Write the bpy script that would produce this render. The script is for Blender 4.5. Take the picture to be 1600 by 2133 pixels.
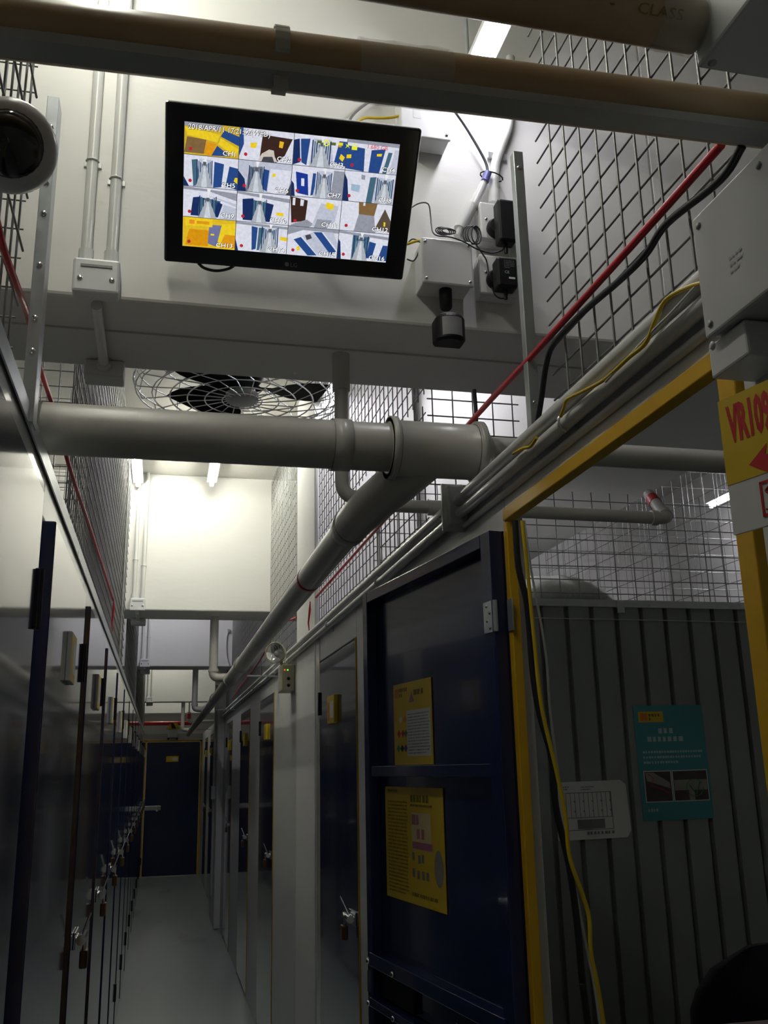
import bpy, bmesh, math, random
import numpy as np
from mathutils import Vector, Matrix

random.seed(7)
for o in list(bpy.data.objects):
    bpy.data.objects.remove(o)
SC = bpy.context.scene
COL = SC.collection

# ---------------------------------------------------------------- camera
F, CX, CY = 1951.0, 800.0, 1066.5
EYE = np.array([0.0, 0.0, 1.62])
_d = np.array([330 - CX, 1605 - CY, F]); _d /= np.linalg.norm(_d)
_u = np.array([-160.0, -7066.0, F]); _u -= _d * (_u @ _d); _u /= np.linalg.norm(_u)
_r = np.cross(_d, _u)
if _r[0] < 0:
    _r = -_r
ROT = np.stack([_r, _d, _u])          # rows: world axes in camera (x right, y down, z forward)
cd = bpy.data.cameras.new('camera')
cam = bpy.data.objects.new('camera', cd)
COL.objects.link(cam)
cd.sensor_fit = 'HORIZONTAL'
cd.sensor_width = 36.0
cd.lens = F / 1600.0 * 36.0
cd.clip_start = 0.02
M = Matrix.Identity(4)
for i in range(3):
    M[i][0] = ROT[i][0]; M[i][1] = -ROT[i][1]; M[i][2] = -ROT[i][2]; M[i][3] = EYE[i]
cam.matrix_world = M
SC.camera = cam

# ---------------------------------------------------------------- world, exposure
W = bpy.data.worlds.new('world'); SC.world = W; W.use_nodes = True
W.node_tree.nodes['Background'].inputs[0].default_value = (0.75, 0.85, 1.0, 1)
W.node_tree.nodes['Background'].inputs[1].default_value = 0.0
SC.view_settings.view_transform = 'Standard'
SC.view_settings.look = 'None'
SC.view_settings.gamma = 1.0
SC.view_settings.use_curve_mapping = False
SC.view_settings.exposure = 0.25
TUBE_W = 46.0                       # radiance of the LED tubes (all lamps of the place)


def ray(px, py):
    return ROT @ np.array([px - CX, py - CY, F])


def at(px, py, X=None, Y=None, Z=None):
    """point on the sight line of a photo pixel, at the given wall / depth / height"""
    v = ray(px, py)
    t = (X - EYE[0]) / v[0] if X is not None else (Y - EYE[1]) / v[1] if Y is not None else (Z - EYE[2]) / v[2]
    return EYE + v * t


def at_plane(px, py, p0, n):
    v = ray(px, py)
    return EYE + v * (np.dot(np.array(p0) - EYE, n) / np.dot(v, n))


# ---------------------------------------------------------------- materials
def mat(name, col, rough=0.5, metal=0.0, var=0.06, scale=6.0, bump=0.0, bscale=40.0, coat=0.0, emit=0.0,
        alpha=1.0, stretch=(1, 1, 1), spec=0.5, rvar=0.0, stain=None):
    m = bpy.data.materials.new(name); m.use_nodes = True
    nt = m.node_tree; b = nt.nodes['Principled BSDF']
    b.inputs['Roughness'].default_value = rough
    b.inputs['Metallic'].default_value = metal
    b.inputs['Coat Weight'].default_value = coat
    b.inputs['Coat Roughness'].default_value = 0.05
    b.inputs['Specular IOR Level'].default_value = spec
    tc = nt.nodes.new('ShaderNodeTexCoord'); mp = nt.nodes.new('ShaderNodeMapping')
    mp.inputs['Scale'].default_value = stretch
    nt.links.new(tc.outputs['Object'], mp.inputs[0])
    nz = nt.nodes.new('ShaderNodeTexNoise'); nz.inputs['Scale'].default_value = scale
    nz.inputs['Detail'].default_value = 6
    nt.links.new(mp.outputs[0], nz.inputs['Vector'])
    mx = nt.nodes.new('ShaderNodeMix'); mx.data_type = 'RGBA'
    mx.inputs[6].default_value = tuple(max(0, c * (1 - var)) for c in col) + (1,)
    mx.inputs[7].default_value = tuple(min(1, c * (1 + var)) for c in col) + (1,)
    nt.links.new(nz.outputs[0], mx.inputs[0])
    out = mx.outputs[2]
    if stain:
        nz3 = nt.nodes.new('ShaderNodeTexNoise'); nz3.inputs['Scale'].default_value = stain[1]
        nz3.inputs['Detail'].default_value = 8
        nt.links.new(mp.outputs[0], nz3.inputs['Vector'])
        rp = nt.nodes.new('ShaderNodeValToRGB')
        rp.color_ramp.elements[0].position = stain[2]; rp.color_ramp.elements[1].position = stain[2] + 0.12
        nt.links.new(nz3.outputs[0], rp.inputs[0])
        m2 = nt.nodes.new('ShaderNodeMix'); m2.data_type = 'RGBA'
        nt.links.new(rp.outputs[0], m2.inputs[0])
        nt.links.new(out, m2.inputs[6]); m2.inputs[7].default_value = tuple(stain[0]) + (1,)
        out = m2.outputs[2]
    nt.links.new(out, b.inputs['Base Color'])
    if rvar:
        mr = nt.nodes.new('ShaderNodeMapRange')
        mr.inputs[3].default_value = max(0.02, rough - rvar); mr.inputs[4].default_value = rough + rvar
        nt.links.new(nz.outputs[0], mr.inputs[0]); nt.links.new(mr.outputs[0], b.inputs['Roughness'])
    if bump:
        n2 = nt.nodes.new('ShaderNodeTexNoise'); n2.inputs['Scale'].default_value = bscale
        n2.inputs['Detail'].default_value = 4
        nt.links.new(mp.outputs[0], n2.inputs['Vector'])
        bp = nt.nodes.new('ShaderNodeBump'); bp.inputs['Strength'].default_value = bump
        bp.inputs['Distance'].default_value = 0.01
        nt.links.new(n2.outputs[0], bp.inputs['Height']); nt.links.new(bp.outputs[0], b.inputs['Normal'])
    if emit:
        b.inputs['Emission Color'].default_value = tuple(col) + (1,)
        b.inputs['Emission Strength'].default_value = emit
    if alpha < 1:
        b.inputs['Alpha'].default_value = alpha
    return m


P = {}
P['wall'] = mat('painted concrete', (0.76, 0.755, 0.735), 0.6, var=0.03, scale=2.5, bump=0.10, bscale=9, stretch=(1, 1, 3),
                stain=((0.68, 0.67, 0.63), 3.0, 0.66))
P['soffit'] = P['wall']
P['ceiling'] = mat('ceiling paint', (0.62, 0.61, 0.57), 0.7, var=0.04, scale=2, bump=0.15)
P['floor'] = mat('grey floor coating', (0.27, 0.315, 0.32), 0.34, var=0.10, scale=3, bump=0.04, bscale=60, rvar=0.08, stretch=(1, .25, 1),
                 stain=((0.15, 0.17, 0.17), 2.2, 0.60))
P['panel'] = mat('white enamel panel', (0.56, 0.56, 0.54), 0.16, var=0.02, scale=3, coat=0.3)
P['panel_mat'] = mat('matt white partition', (0.62, 0.62, 0.61), 0.42, var=0.03, scale=3)
P['blue'] = mat('dark blue enamel', (0.008, 0.016, 0.068), 0.11, var=0.12, scale=2, coat=0.7, bump=0.012, bscale=5)
P['blue_in'] = mat('dark blue door lining', (0.008, 0.016, 0.068), 0.2, var=0.1, scale=3, coat=0.3, bump=0.01, bscale=5)
P['yellow'] = mat('yellow enamel', (0.62, 0.36, 0.012), 0.35, var=0.08, scale=8, rvar=0.1)
P['galv'] = mat('galvanised steel', (0.60, 0.64, 0.66), 0.32, metal=0.75, var=0.12, scale=30, rvar=0.12)
P['wire'] = mat('mesh wire', (0.30, 0.30, 0.30), 0.4, metal=0.7, var=0.1, scale=20)
P['pvc'] = mat('grey white pvc pipe', (0.50, 0.49, 0.46), 0.32, var=0.06, scale=7, bump=0.02)
P['pvc_d'] = mat('pipe glue line', (0.20, 0.19, 0.17), 0.6, var=0.3, scale=50)
P['conduit'] = mat('white conduit', (0.66, 0.665, 0.65), 0.25, var=0.03, scale=8)
P['conduit_g'] = mat('grey painted conduit', (0.66, 0.66, 0.65), 0.25, var=0.05, scale=8)
P['box'] = mat('white plastic box', (0.66, 0.665, 0.68), 0.38, var=0.02, scale=8)
P['box_g'] = mat('pale grey plastic box', (0.60, 0.61, 0.61), 0.45, var=0.03, scale=8)
P['socket'] = mat('glossy white socket', (0.75, 0.75, 0.74), 0.12, var=0.02, coat=0.4)
P['black'] = mat('black plastic', (0.008, 0.008, 0.010), 0.45, var=0.2, scale=20, spec=0.25)
P['black_g'] = mat('gloss black bezel', (0.008, 0.008, 0.010), 0.13, var=0.1, coat=0.4)
P['blk_cable'] = mat('black cable', (0.012, 0.014, 0.018), 0.4, var=0.1)
P['yel_cable'] = mat('yellow cable', (0.62, 0.44, 0.015), 0.4, var=0.05)
P['wht_cable'] = mat('white cable', (0.62, 0.63, 0.60), 0.4, var=0.05)
P['gry_cable'] = mat('grey cable', (0.16, 0.16, 0.17), 0.45, var=0.05)
P['red_cable'] = mat('red hose', (0.55, 0.012, 0.025), 0.35, var=0.08)
P['red'] = mat('red paint', (0.52, 0.015, 0.02), 0.4, var=0.08)
P['kraft'] = mat('tan pvc pipe', (0.40, 0.285, 0.165), 0.3, var=0.16, scale=9, stretch=(.4, 3, 3))
P['chan'] = mat('grey steel channel', (0.40, 0.41, 0.41), 0.5, metal=0.2, var=0.06, scale=20)
P['film'] = mat('clear plastic film', (0.75, 0.76, 0.74), 0.08, var=0.02, alpha=0.28, bump=0.6, bscale=25, coat=0.5)
P['tube'] = mat('lit led tube', (0.94, 0.93, 1.0), 0.5, emit=TUBE_W, var=0)
P['tubew'] = mat('lit warm led tube', (1.0, 0.99, 0.86), 0.5, emit=TUBE_W, var=0)
P['batten'] = mat('white lamp batten', (0.75, 0.75, 0.74), 0.4, var=0.02)
P['corr'] = mat('grey green corrugated steel', (0.29, 0.315, 0.30), 0.42, metal=0.15, var=0.10, scale=4, rvar=0.1, stretch=(1, 1, .3))
P['chrome'] = mat('chrome', (0.75, 0.76, 0.77), 0.12, metal=1.0, var=0.04)
P['brass'] = mat('brown padlock', (0.16, 0.085, 0.035), 0.35, metal=0.6, var=0.15)
P['ycard'] = mat('yellow card', (0.72, 0.50, 0.02), 0.4, var=0.05, scale=5)
P['wcard'] = mat('white paper', (0.72, 0.72, 0.71), 0.55, var=0.04, scale=4)
P['teal'] = mat('teal poster paper', (0.055, 0.30, 0.33), 0.45, var=0.06, scale=4)
P['ink'] = mat('black ink', (0.02, 0.02, 0.02), 0.5, var=0.1)
P['greyink'] = mat('grey ink', (0.22, 0.22, 0.23), 0.5, var=0.2, scale=90)
P['pale'] = mat('pale print', (0.45, 0.58, 0.60), 0.5, var=0.1)
P['redink'] = mat('red ink', (0.60, 0.02, 0.03), 0.45, var=0.05)
P['orange'] = mat('orange ink', (0.75, 0.22, 0.01), 0.45, var=0.05)
P['brownink'] = mat('olive ink', (0.20, 0.15, 0.01), 0.5, var=0.2, scale=50)
P['pinkink'] = mat('mauve ink', (0.42, 0.16, 0.24), 0.5, var=0.1)
P['palepink'] = mat('pale yellow print', (0.74, 0.60, 0.30), 0.5, var=0.1)
P['greenink'] = mat('green ink', (0.03, 0.25, 0.08), 0.5, var=0.1)
P['purple'] = mat('purple ink', (0.15, 0.05, 0.25), 0.5, var=0.1)
P['photo_d'] = mat('dark photo print', (0.06, 0.045, 0.045), 0.4, var=0.7, scale=18)
P['photo_l'] = mat('light photo print', (0.28, 0.27, 0.25), 0.4, var=0.3, scale=18)
P['fabric'] = mat('black chair fabric', (0.006, 0.006, 0.008), 0.9, var=0.3, scale=90, bump=0.3, bscale=300)
P['sack'] = mat('white woven sack', (0.60, 0.61, 0.55), 0.7, var=0.08, scale=12, bump=0.3, bscale=60)
P['wood'] = mat('laminate counter', (0.26, 0.20, 0.18), 0.4, var=0.15, scale=5, stretch=(6, 1, 1))
P['lens'] = mat('dark lens glass', (0.006, 0.006, 0.008), 0.12, var=0.4, scale=60, coat=0.6)
P['camw'] = mat('camera housing', (0.52, 0.51, 0.52), 0.3, var=0.03)
P['cream'] = mat('cream plastic', (0.46, 0.44, 0.31), 0.4, var=0.04)
P['reflector'] = mat('lamp reflector', (0.8, 0.8, 0.78), 0.12, metal=0.9, var=0.05)
P['pirlens'] = mat('frosted sensor lens', (0.22, 0.22, 0.23), 0.5, var=0.05)
P['led_g'] = mat('green indicator', (0.15, 0.9, 0.05), 0.4, emit=1.5, var=0)
P['led_r'] = mat('red indicator', (0.9, 0.1, 0.02), 0.4, emit=1.0, var=0)
P['strap'] = mat('clear strap', (0.62, 0.60, 0.55), 0.25, var=0.1, alpha=0.6)
P['blade'] = mat('matt black fan blade', (0.006, 0.006, 0.007), 0.85, var=0.2, spec=0.1)
P['tape'] = mat('blue tape', (0.10, 0.10, 0.32), 0.4, var=0.1)


# ---------------------------------------------------------------- mesh helpers
def frame_of(t):
    t = Vector(t).normalized()
    a = Vector((0, 0, 1)) if abs(t.z) < 0.9 else Vector((1, 0, 0))
    n = t.cross(a).normalized()
    return n, t.cross(n).normalized()


class MB:
    def __init__(self):
        self.v = []; self.f = []; self.mi = []; self.sm = []; self.mats = []; self.cur = 0

    def use(self, m):
        if m not in self.mats:
            self.mats.append(m)
        self.cur = self.mats.index(m)
        return self

    def add(self, vs, fs, smooth=False):
        b = len(self.v)
        self.v += [tuple(float(c) for c in p) for p in vs]
        for f in fs:
            self.f.append([b + i for i in f]); self.mi.append(self.cur); self.sm.append(smooth)
        return self

    def box(self, a, b, bev=0.0):
        x0, x1 = sorted((a[0], b[0])); y0, y1 = sorted((a[1], b[1])); z0, z1 = sorted((a[2], b[2]))
        return self.obox(((x0 + x1) / 2, (y0 + y1) / 2, (z0 + z1) / 2), (1, 0, 0), (0, 1, 0), (0, 0, 1),
                         (x1 - x0) / 2, (y1 - y0) / 2, (z1 - z0) / 2, bev)

    def obox(self, c, ux, uy, uz, hx, hy, hz, bev=0.0):
        c = np.array(c, float); ux = np.array(ux, float); uy = np.array(uy, float); uz = np.array(uz, float)
        if bev <= 0:
            vs = [c + ux * hx * i + uy * hy * j + uz * hz * k for k in (-1, 1) for j in (-1, 1) for i in (-1, 1)]
            return self.add(vs, [(0, 2, 3, 1), (4, 5, 7, 6), (0, 1, 5, 4), (2, 6, 7, 3), (0, 4, 6, 2), (1, 3, 7, 5)])
        bm = bmesh.new(); bmesh.ops.create_cube(bm, size=2)
        for v in bm.verts:
            v.co = Vector((v.co.x * hx, v.co.y * hy, v.co.z * hz))
        bmesh.ops.bevel(bm, geom=list(bm.edges), offset=min(bev, hx * .9, hy * .9, hz * .9), segments=2, affect='EDGES', profile=0.5)
        bm.verts.ensure_lookup_table()
        vs = [c + ux * v.co.x + uy * v.co.y + uz * v.co.z for v in bm.verts]
        fs = [[v.index for v in f.verts] for f in bm.faces]
        bm.free()
        return self.add(vs, fs)

    def quad(self, a, b, c, d):
        return self.add([a, b, c, d], [(0, 1, 2, 3)])

    def ring_strip(self, rings, closed_ends=True, smooth=True):
        n = len(rings[0]); vs = [p for r in rings for p in r]; fs = []
        for i in range(len(rings) - 1):
            for j in range(n):
                k = (j + 1) % n
                fs.append((i * n + j, i * n + k, (i + 1) * n + k, (i + 1) * n + j))
        self.add(vs, fs, smooth)
        if closed_ends:
            self.add(rings[0], [tuple(range(n))[::-1]]); self.add(rings[-1], [tuple(range(n))])
        return self

    def tube(self, pts, r, n=10, caps=True):
        pts = [Vector(p) for p in pts]; rings = []; nn = None
        rs = r if isinstance(r, (list, tuple)) else [r] * len(pts)
        for i, p in enumerate(pts):
            t = (pts[min(i + 1, len(pts) - 1)] - pts[max(i - 1, 0)]).normalized()
            if nn is None:
                nn, bb = frame_of(t)
            else:
                nn = (nn - t * nn.dot(t)).normalized()
            bb = t.cross(nn)
            rings.append([p + (nn * math.cos(2 * math.pi * k / n) + bb * math.sin(2 * math.pi * k / n)) * rs[i] for k in range(n)])
        return self.ring_strip(rings, caps)

    def cyl(self, a, b, r, n=16, caps=True):
        return self.tube([a, b], r, n, caps)

    def lathe(self, p, axis, prof, n=24, caps=True):
        """prof: list of (distance along axis, radius)"""
        p = Vector(p); t = Vector(axis).normalized(); u, w = frame_of(t)
        rings = [[p + t * d + (u * math.cos(2 * math.pi * k / n) + w * math.sin(2 * math.pi * k / n)) * max(r, 1e-5) for k in range(n)] for d, r in prof]
        return self.ring_strip(rings, caps)

    def disc(self, p, axis, r, n=14):
        p = Vector(p); u, w = frame_of(axis)
        return self.add([p + (u * math.cos(2 * math.pi * k / n) + w * math.sin(2 * math.pi * k / n)) * r for k in range(n)], [tuple(range(n))])

    def build(self, name, m=None, parent=None, kind=None, label=None):
        me = bpy.data.meshes.new(name)
        off = np.array(ORG.get(parent.name, (0, 0, 0)) if parent else (0, 0, 0))
        me.from_pydata([tuple(np.array(p) - off) for p in self.v], [], self.f)
        ms = self.mats if self.mats else [m]
        for k in ms:
            me.materials.append(P[k] if isinstance(k, str) else k)
        me.polygons.foreach_set('material_index', self.mi)
        me.polygons.foreach_set('use_smooth', self.sm)
        me.update()
        o = bpy.data.objects.new(name, me); COL.objects.link(o)
        if parent:
            o.parent = parent
            ORG[o.name] = tuple(off)
        if kind:
            o['kind'] = kind
        if label:
            o['label'] = label
        return o


ORG = {}


def tag(o, label, cat, group=None, kind=None):
    o['label'] = label; o['category'] = cat
    if group: o['group'] = group
    if kind: o['kind'] = kind
    return o


def thing(name, loc, label, cat, group=None, kind=None):
    o = bpy.data.objects.new(name, None); COL.objects.link(o)
    o.empty_display_size = 0.05
    o.location = loc; ORG[o.name] = tuple(float(c) for c in loc)
    return tag(o, label, cat, group, kind)


def dup(root, loc, name=None, label=None, group=None):
    r = root.copy(); COL.objects.link(r); r.location = loc; ORG[r.name] = tuple(loc)
    if name: r.name = name; ORG[r.name] = tuple(loc)
    if label: r['label'] = label
    if group: r['group'] = group
    for ch in list(root.children):
        c = ch.copy(); COL.objects.link(c); c.parent = r
        for g in ch.children:
            d = g.copy(); COL.objects.link(d); d.parent = c
    return r


def catmull(pts, sub=6):
    pts = [Vector(p) for p in pts]
    q = [pts[0] * 2 - pts[1]] + pts + [pts[-1] * 2 - pts[-2]]
    out = []
    for i in range(1, len(q) - 2):
        for s in range(sub):
            t = s / sub
            a, b, c, d = q[i - 1], q[i], q[i + 1], q[i + 2]
            out.append(0.5 * ((2 * b) + (c - a) * t + (2 * a - 5 * b + 4 * c - d) * t * t + (3 * b - a - 3 * c + d) * t ** 3))
    out.append(pts[-1])
    return out


def bend(a, corner, b, r, seg=6):
    """path a -> corner -> b with a rounded corner"""
    a, c, b = Vector(a), Vector(corner), Vector(b)
    d1 = (a - c).normalized(); d2 = (b - c).normalized()
    p1 = c + d1 * r; p2 = c + d2 * r
    out = [a]
    for i in range(seg + 1):
        t = i / seg
        out.append(p1 * (1 - t) ** 2 + c * 2 * t * (1 - t) + p2 * t * t)
    out.append(b)
    return out


def text(s, size, m, parent, org, ux, uy, name='lettering', lift=0.0, align='LEFT', sx=1.0, fat=0.0):
    cu = bpy.data.curves.new(name, 'FONT'); cu.body = s; cu.size = size; cu.align_x = align
    cu.resolution_u = 2; cu.offset = fat
    ob = bpy.data.objects.new('tmp_text', cu); COL.objects.link(ob)
    dg = bpy.context.evaluated_depsgraph_get()
    me = bpy.data.meshes.new_from_object(ob.evaluated_get(dg))
    bpy.data.objects.remove(ob); bpy.data.curves.remove(cu)
    ux = np.array(ux, float); uy = np.array(uy, float); nn = np.cross(ux, uy); nn /= np.linalg.norm(nn)
    off = np.array(ORG.get(parent.name, (0, 0, 0)))
    for v in me.vertices:
        v.co = Vector(np.array(org) + ux * v.co.x * sx + uy * v.co.y + nn * lift - off)
    me.materials.clear(); me.materials.append(P[m] if isinstance(m, str) else m)
    me.name = name
    o = bpy.data.objects.new(name, me); COL.objects.link(o); o.parent = parent
    ORG[o.name] = tuple(off)
    return o


def struct(name, mb, m, label, cat):
    o = mb.build(name, m); return tag(o, label, cat, kind='structure')


XL, XR = -0.235, 0.690       # faces of the two rows of storage units
ZT = 2.20                    # top of the partitions
ZC = 3.60                    # ceiling
ZB = 2.65                    # underside of the beams
BY = [(2.0, 2.39), (6.37, 6.77), (9.95, 10.30), (15.23, 15.47), (18.35, 18.9)]

# ================================================================ THE SHELL
struct('floor', MB().box((-2.4, -2.6, -0.1), (3.75, 19.0, 0.0)), 'floor', 'grey coated concrete floor of the storage corridor', 'floor')
struct('ceiling', MB().box((-2.4, -2.6, ZC), (3.75, 19.0, ZC + 0.1)), 'ceiling', 'white painted concrete ceiling above the beams', 'ceiling')
struct('wall_left', MB().box((-2.5, -2.6, 0), (-2.4, 19.0, ZC)), 'wall', 'white outer wall behind the caged storage units', 'wall')
struct('wall_right', MB().box((3.75, -2.6, 0), (3.85, 19.0, ZC)), 'wall', 'white outer wall lit by a tube beyond the corrugated steel', 'wall')
struct('wall_back', MB().box((-2.4, 18.9, 0), (3.75, 19.0, ZC)), 'wall', 'white end wall behind the blue end door', 'wall')
struct('wall_front', MB().box((-2.4, -2.7, 0), (3.75, -2.6, ZC)), 'wall', 'white wall closing the near end of the storage hall', 'wall')

names = ['with the security monitor', 'beyond the wire fan', 'third along the corridor', 'fourth along the corridor', 'over the end door']
for i, (a, b) in enumerate(BY):
    mb = MB()
    if i == 0:
        mb.box((-2.4, a, ZB), (1.25, b, ZC), 0.008)
        mb.box((1.25, a, ZB), (3.75, 2.90, ZC))
    else:
        mb.box((-2.4, a, ZB), (3.75, b, ZC), 0.008)
    struct('ceiling_beam', mb, 'wall', 'deep white painted concrete cross beam ' + names[i], 'beam')
struct('ceiling_beam', MB().box((1.25, 2.90, ZB), (1.868, 6.37, ZC)), 'wall', 'concrete beam running lengthwise above the corrugated partition', 'beam')
struct('concrete_column', MB().box((XR - 0.004, 4.33, 0), (1.2, 4.94, ZC), 0.008), 'wall', 'white concrete column beside the emergency lamp', 'column')
struct('concrete_column', MB().box((0.625, 10.75, 0), (1.1, 11.6, ZC), 0.008), 'wall', 'far white column with a conduit running down it', 'column')
# cable along the first soffit: hairline board joint
struct('trim_1', MB().box((-2.4, 2.16, ZB - 0.004), (1.25, 2.164, ZB + 0.002)), 'pvc', 'thin shutter joint across the underside of the monitor beam', 'joint')

# ================================================================ LEFT ROW
PITCH, Y00, LEAF = 0.99, 0.84, 0.79
wl = thing('wall_left_partition', (XL, 0, 0), 'white enamel partition carrying the long row of blue doors under the cage with the round camera', 'partition', kind='structure')
NL = 16
for k in range(-1, NL):
    y = Y00 + PITCH * k
    if y + PITCH > 16.2: break
    MB().box((XL - 0.04, y, 2.095), (XL, y + PITCH - 0.004, ZT), 0.002).build('header_panel', 'panel', wl)
    MB().box((XL - 0.04, y + LEAF + 0.012, 0.0), (XL, y + PITCH - 0.010, 2.091), 0.002).build('post_panel', 'panel', wl)
    MB().box((XL - 0.04, y, 0.0), (XL - 0.02, y + LEAF, 2.091)).build('inner_panel', 'panel', wl)
    MB().box((XL - 0.010, y + LEAF + 0.002, 0.0), (XL + 0.012, y + LEAF + 0.010, 2.091)).build('yellow_edge', 'yellow', wl)
MB().box((XL - 0.045, -0.15, ZT), (XL + 0.006, 16.2, ZT + 0.006)).box((XL + 0.003, -0.15, ZT - 0.028), (XL + 0.006, 16.2, ZT)).build('top_rail', 'galv', wl)


def make_left_door():
    y = Y00 + PITCH
    t = thing('door_1', (XL, y, 0), 'glossy dark blue storage door with raised yellow number plate, in the unbroken row under the red cable', 'door', 'blue storage doors facing the column', 'structure')
    leaf = MB().box((XL - 0.012, y, 0.02), (XL + 0.026, y + LEAF, 2.085), 0.003).build('door_leaf', 'blue', t)
    for z in (1.90, 0.3):
        h = MB()
        h.box((XL + 0.020, y + LEAF - 0.012, z - .05), (XL + 0.030, y + LEAF + 0.016, z + 0.05), 0.002)
        h.cyl((XL + 0.030, y + LEAF + .003, z - 0.05), (XL + 0.030, y + LEAF + .003, z + 0.05), 0.006, 8)
        h.build('hinge', 'black', t)
    n = MB().box((XL + 0.026, y + 0.36, 1.815), (XL + 0.036, y + 0.48, 1.925), 0.002).build('number_plate', 'box_g', t)
    c_ = MB().box((XL + 0.036, y + 0.362, 1.817), (XL + 0.0366, y + 0.478, 1.923)).build('card', 'ycard', n)
    MB().box((XL + 0.0366, y + 0.41, 1.835), (XL + 0.037, y + 0.47, 1.905)).build('print', 'wcard', n)
    L = MB()
    zc = 1.17; yc = y + 0.14
    L.box((XL + 0.026, yc - 0.055, zc - 0.02), (XL + 0.032, yc + 0.055, zc + 0.025), 0.002)
    L.cyl((XL + 0.046, yc - 0.05, zc + .004), (XL + 0.046, yc + 0.05, zc + .004), 0.014, 12)
    for dy in (-0.035, 0, .035):
        L.cyl((XL + 0.030, yc + dy, zc + .004), (XL + 0.046, yc + dy, zc + .004), 0.007, 8)
    la = L.build('latch', 'chrome', t)
    MB().cyl((XL + 0.046, yc - 0.03, zc + 0.01), (XL + 0.066, yc - 0.01, zc + 0.068), 0.0035, 8).build('latch_lever', 'chrome', la)
    return t


ORD = ['nearest', 'first', 'second', 'third', 'fourth', 'fifth', 'sixth', 'seventh', 'eighth', 'ninth', 'tenth', 'eleventh', 'twelfth', 'thirteenth', 'fourteenth', 'fifteenth']
LBL = 'glossy dark blue storage door with a padlock, %s door past the riveted steel post'
d0 = make_left_door()
d0['label'] = LBL % 'first'
ldoors = [d0]
for k in [0] + list(range(2, NL)):
    y = Y00 + PITCH * k
    if y + PITCH > 16.2: break
    nd = dup(d0, (XL, y, 0), 'door_%d' % (k + 30), LBL % ORD[k] if k else 'glossy dark blue storage door below the round security camera')
    if k == 0:
        for c_ in list(nd.children):
            if c_.name.startswith('number_plate') or c_.name.startswith('latch'):
                for g_ in list(c_.children): bpy.data.objects.remove(g_)
                bpy.data.objects.remove(c_)
    ldoors.append(nd)

for c_ in list(d0.children):
    if c_.name.startswith('latch'):
        for g_ in list(c_.children): bpy.data.objects.remove(g_)
        bpy.data.objects.remove(c_)
d0['label'] = 'glossy dark blue storage door without a padlock, first door past the riveted steel post'


def make_padlock(x, y, z, s, label, group):
    t = thing('padlock', (x, y, z), label, 'padlock', group)
    MB().box((x - .011, y - .022, z - .062), (x + .011, y + .022, z - .014), 0.005).build('body', 'brass', t)
    pts = [(x, y - .014, z - .016), (x, y - .014, z + .006)] + [(x, y - .014 * math.cos(a), z + .006 + .014 * math.sin(a)) for a in (.5, 1.05, 1.57, 2.1, 2.6)] + [(x, y + .014, z + .006), (x, y + .014, z - .016)]
    MB().tube(pts, 0.0045, 8).build('shackle', 'chrome', t)
    return t


pl = make_padlock(XL + .052, Y00 + 2 * PITCH + 0.155, 1.155, 1, 'brown bodied padlock on the second blue door past the riveted steel post', 'padlocks on the long door row')
PLB = 'brown bodied padlock on the %s blue door past the riveted steel post'
for k in range(3, NL):
    y = Y00 + PITCH * k
    if y + PITCH > 16.2: break
    dup(pl, (XL + .052, y + 0.155, 1.155), None, PLB % ORD[k])

# ================================================================ RIGHT ROW
wr = thing('wall_right_partition', (XR, 0, 0), 'matt white partition panels between the blue doors, white conduits above', 'partition', kind='structure')
RD = [(3.385, 4.19), (5.97, 6.80), (7.60, 8.45), (9.45, 10.25), (12.75, 13.5), (14.3, 15.1)]
segs = [(-2.0, 0.955), (1.80, 3.375), (4.20, 4.33), (4.94, 5.96), (6.81, 7.59), (8.46, 9.44), (10.26, 10.75), (11.6, 12.74), (13.51, 14.29), (15.11, 16.2)]
for a, b in segs:
    MB().box((XR, a, 0), (XR + 0.04, b - .003, ZT), 0.002).build('wall_panel', 'panel_mat', wr)
for a, b in RD:
    MB().box((XR, a - 0.008, 2.08), (XR + 0.04, b + 0.008, ZT), 0.002).build('header_panel', 'panel_mat', wr)
MB().box((XR, 0.955, 2.137), (XR + 0.04, 1.797, ZT), 0.001).build('header_panel', 'panel_mat', wr)
MB().box((XR - 0.002, 4.205, 0), (XR + 0.0, 4.30, 2.2)).build('corner_strip', 'panel', wr)
MB().box((XR + 0.0, -0.2, ZT), (XR + 0.045, 4.33, ZT + 0.005)).build('top_rail', 'galv', wr)
MB().box((XR + 0.0, 4.94, ZT), (XR + 0.045, 16.2, ZT + 0.005)).build('top_rail', 'galv', wr)


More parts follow.
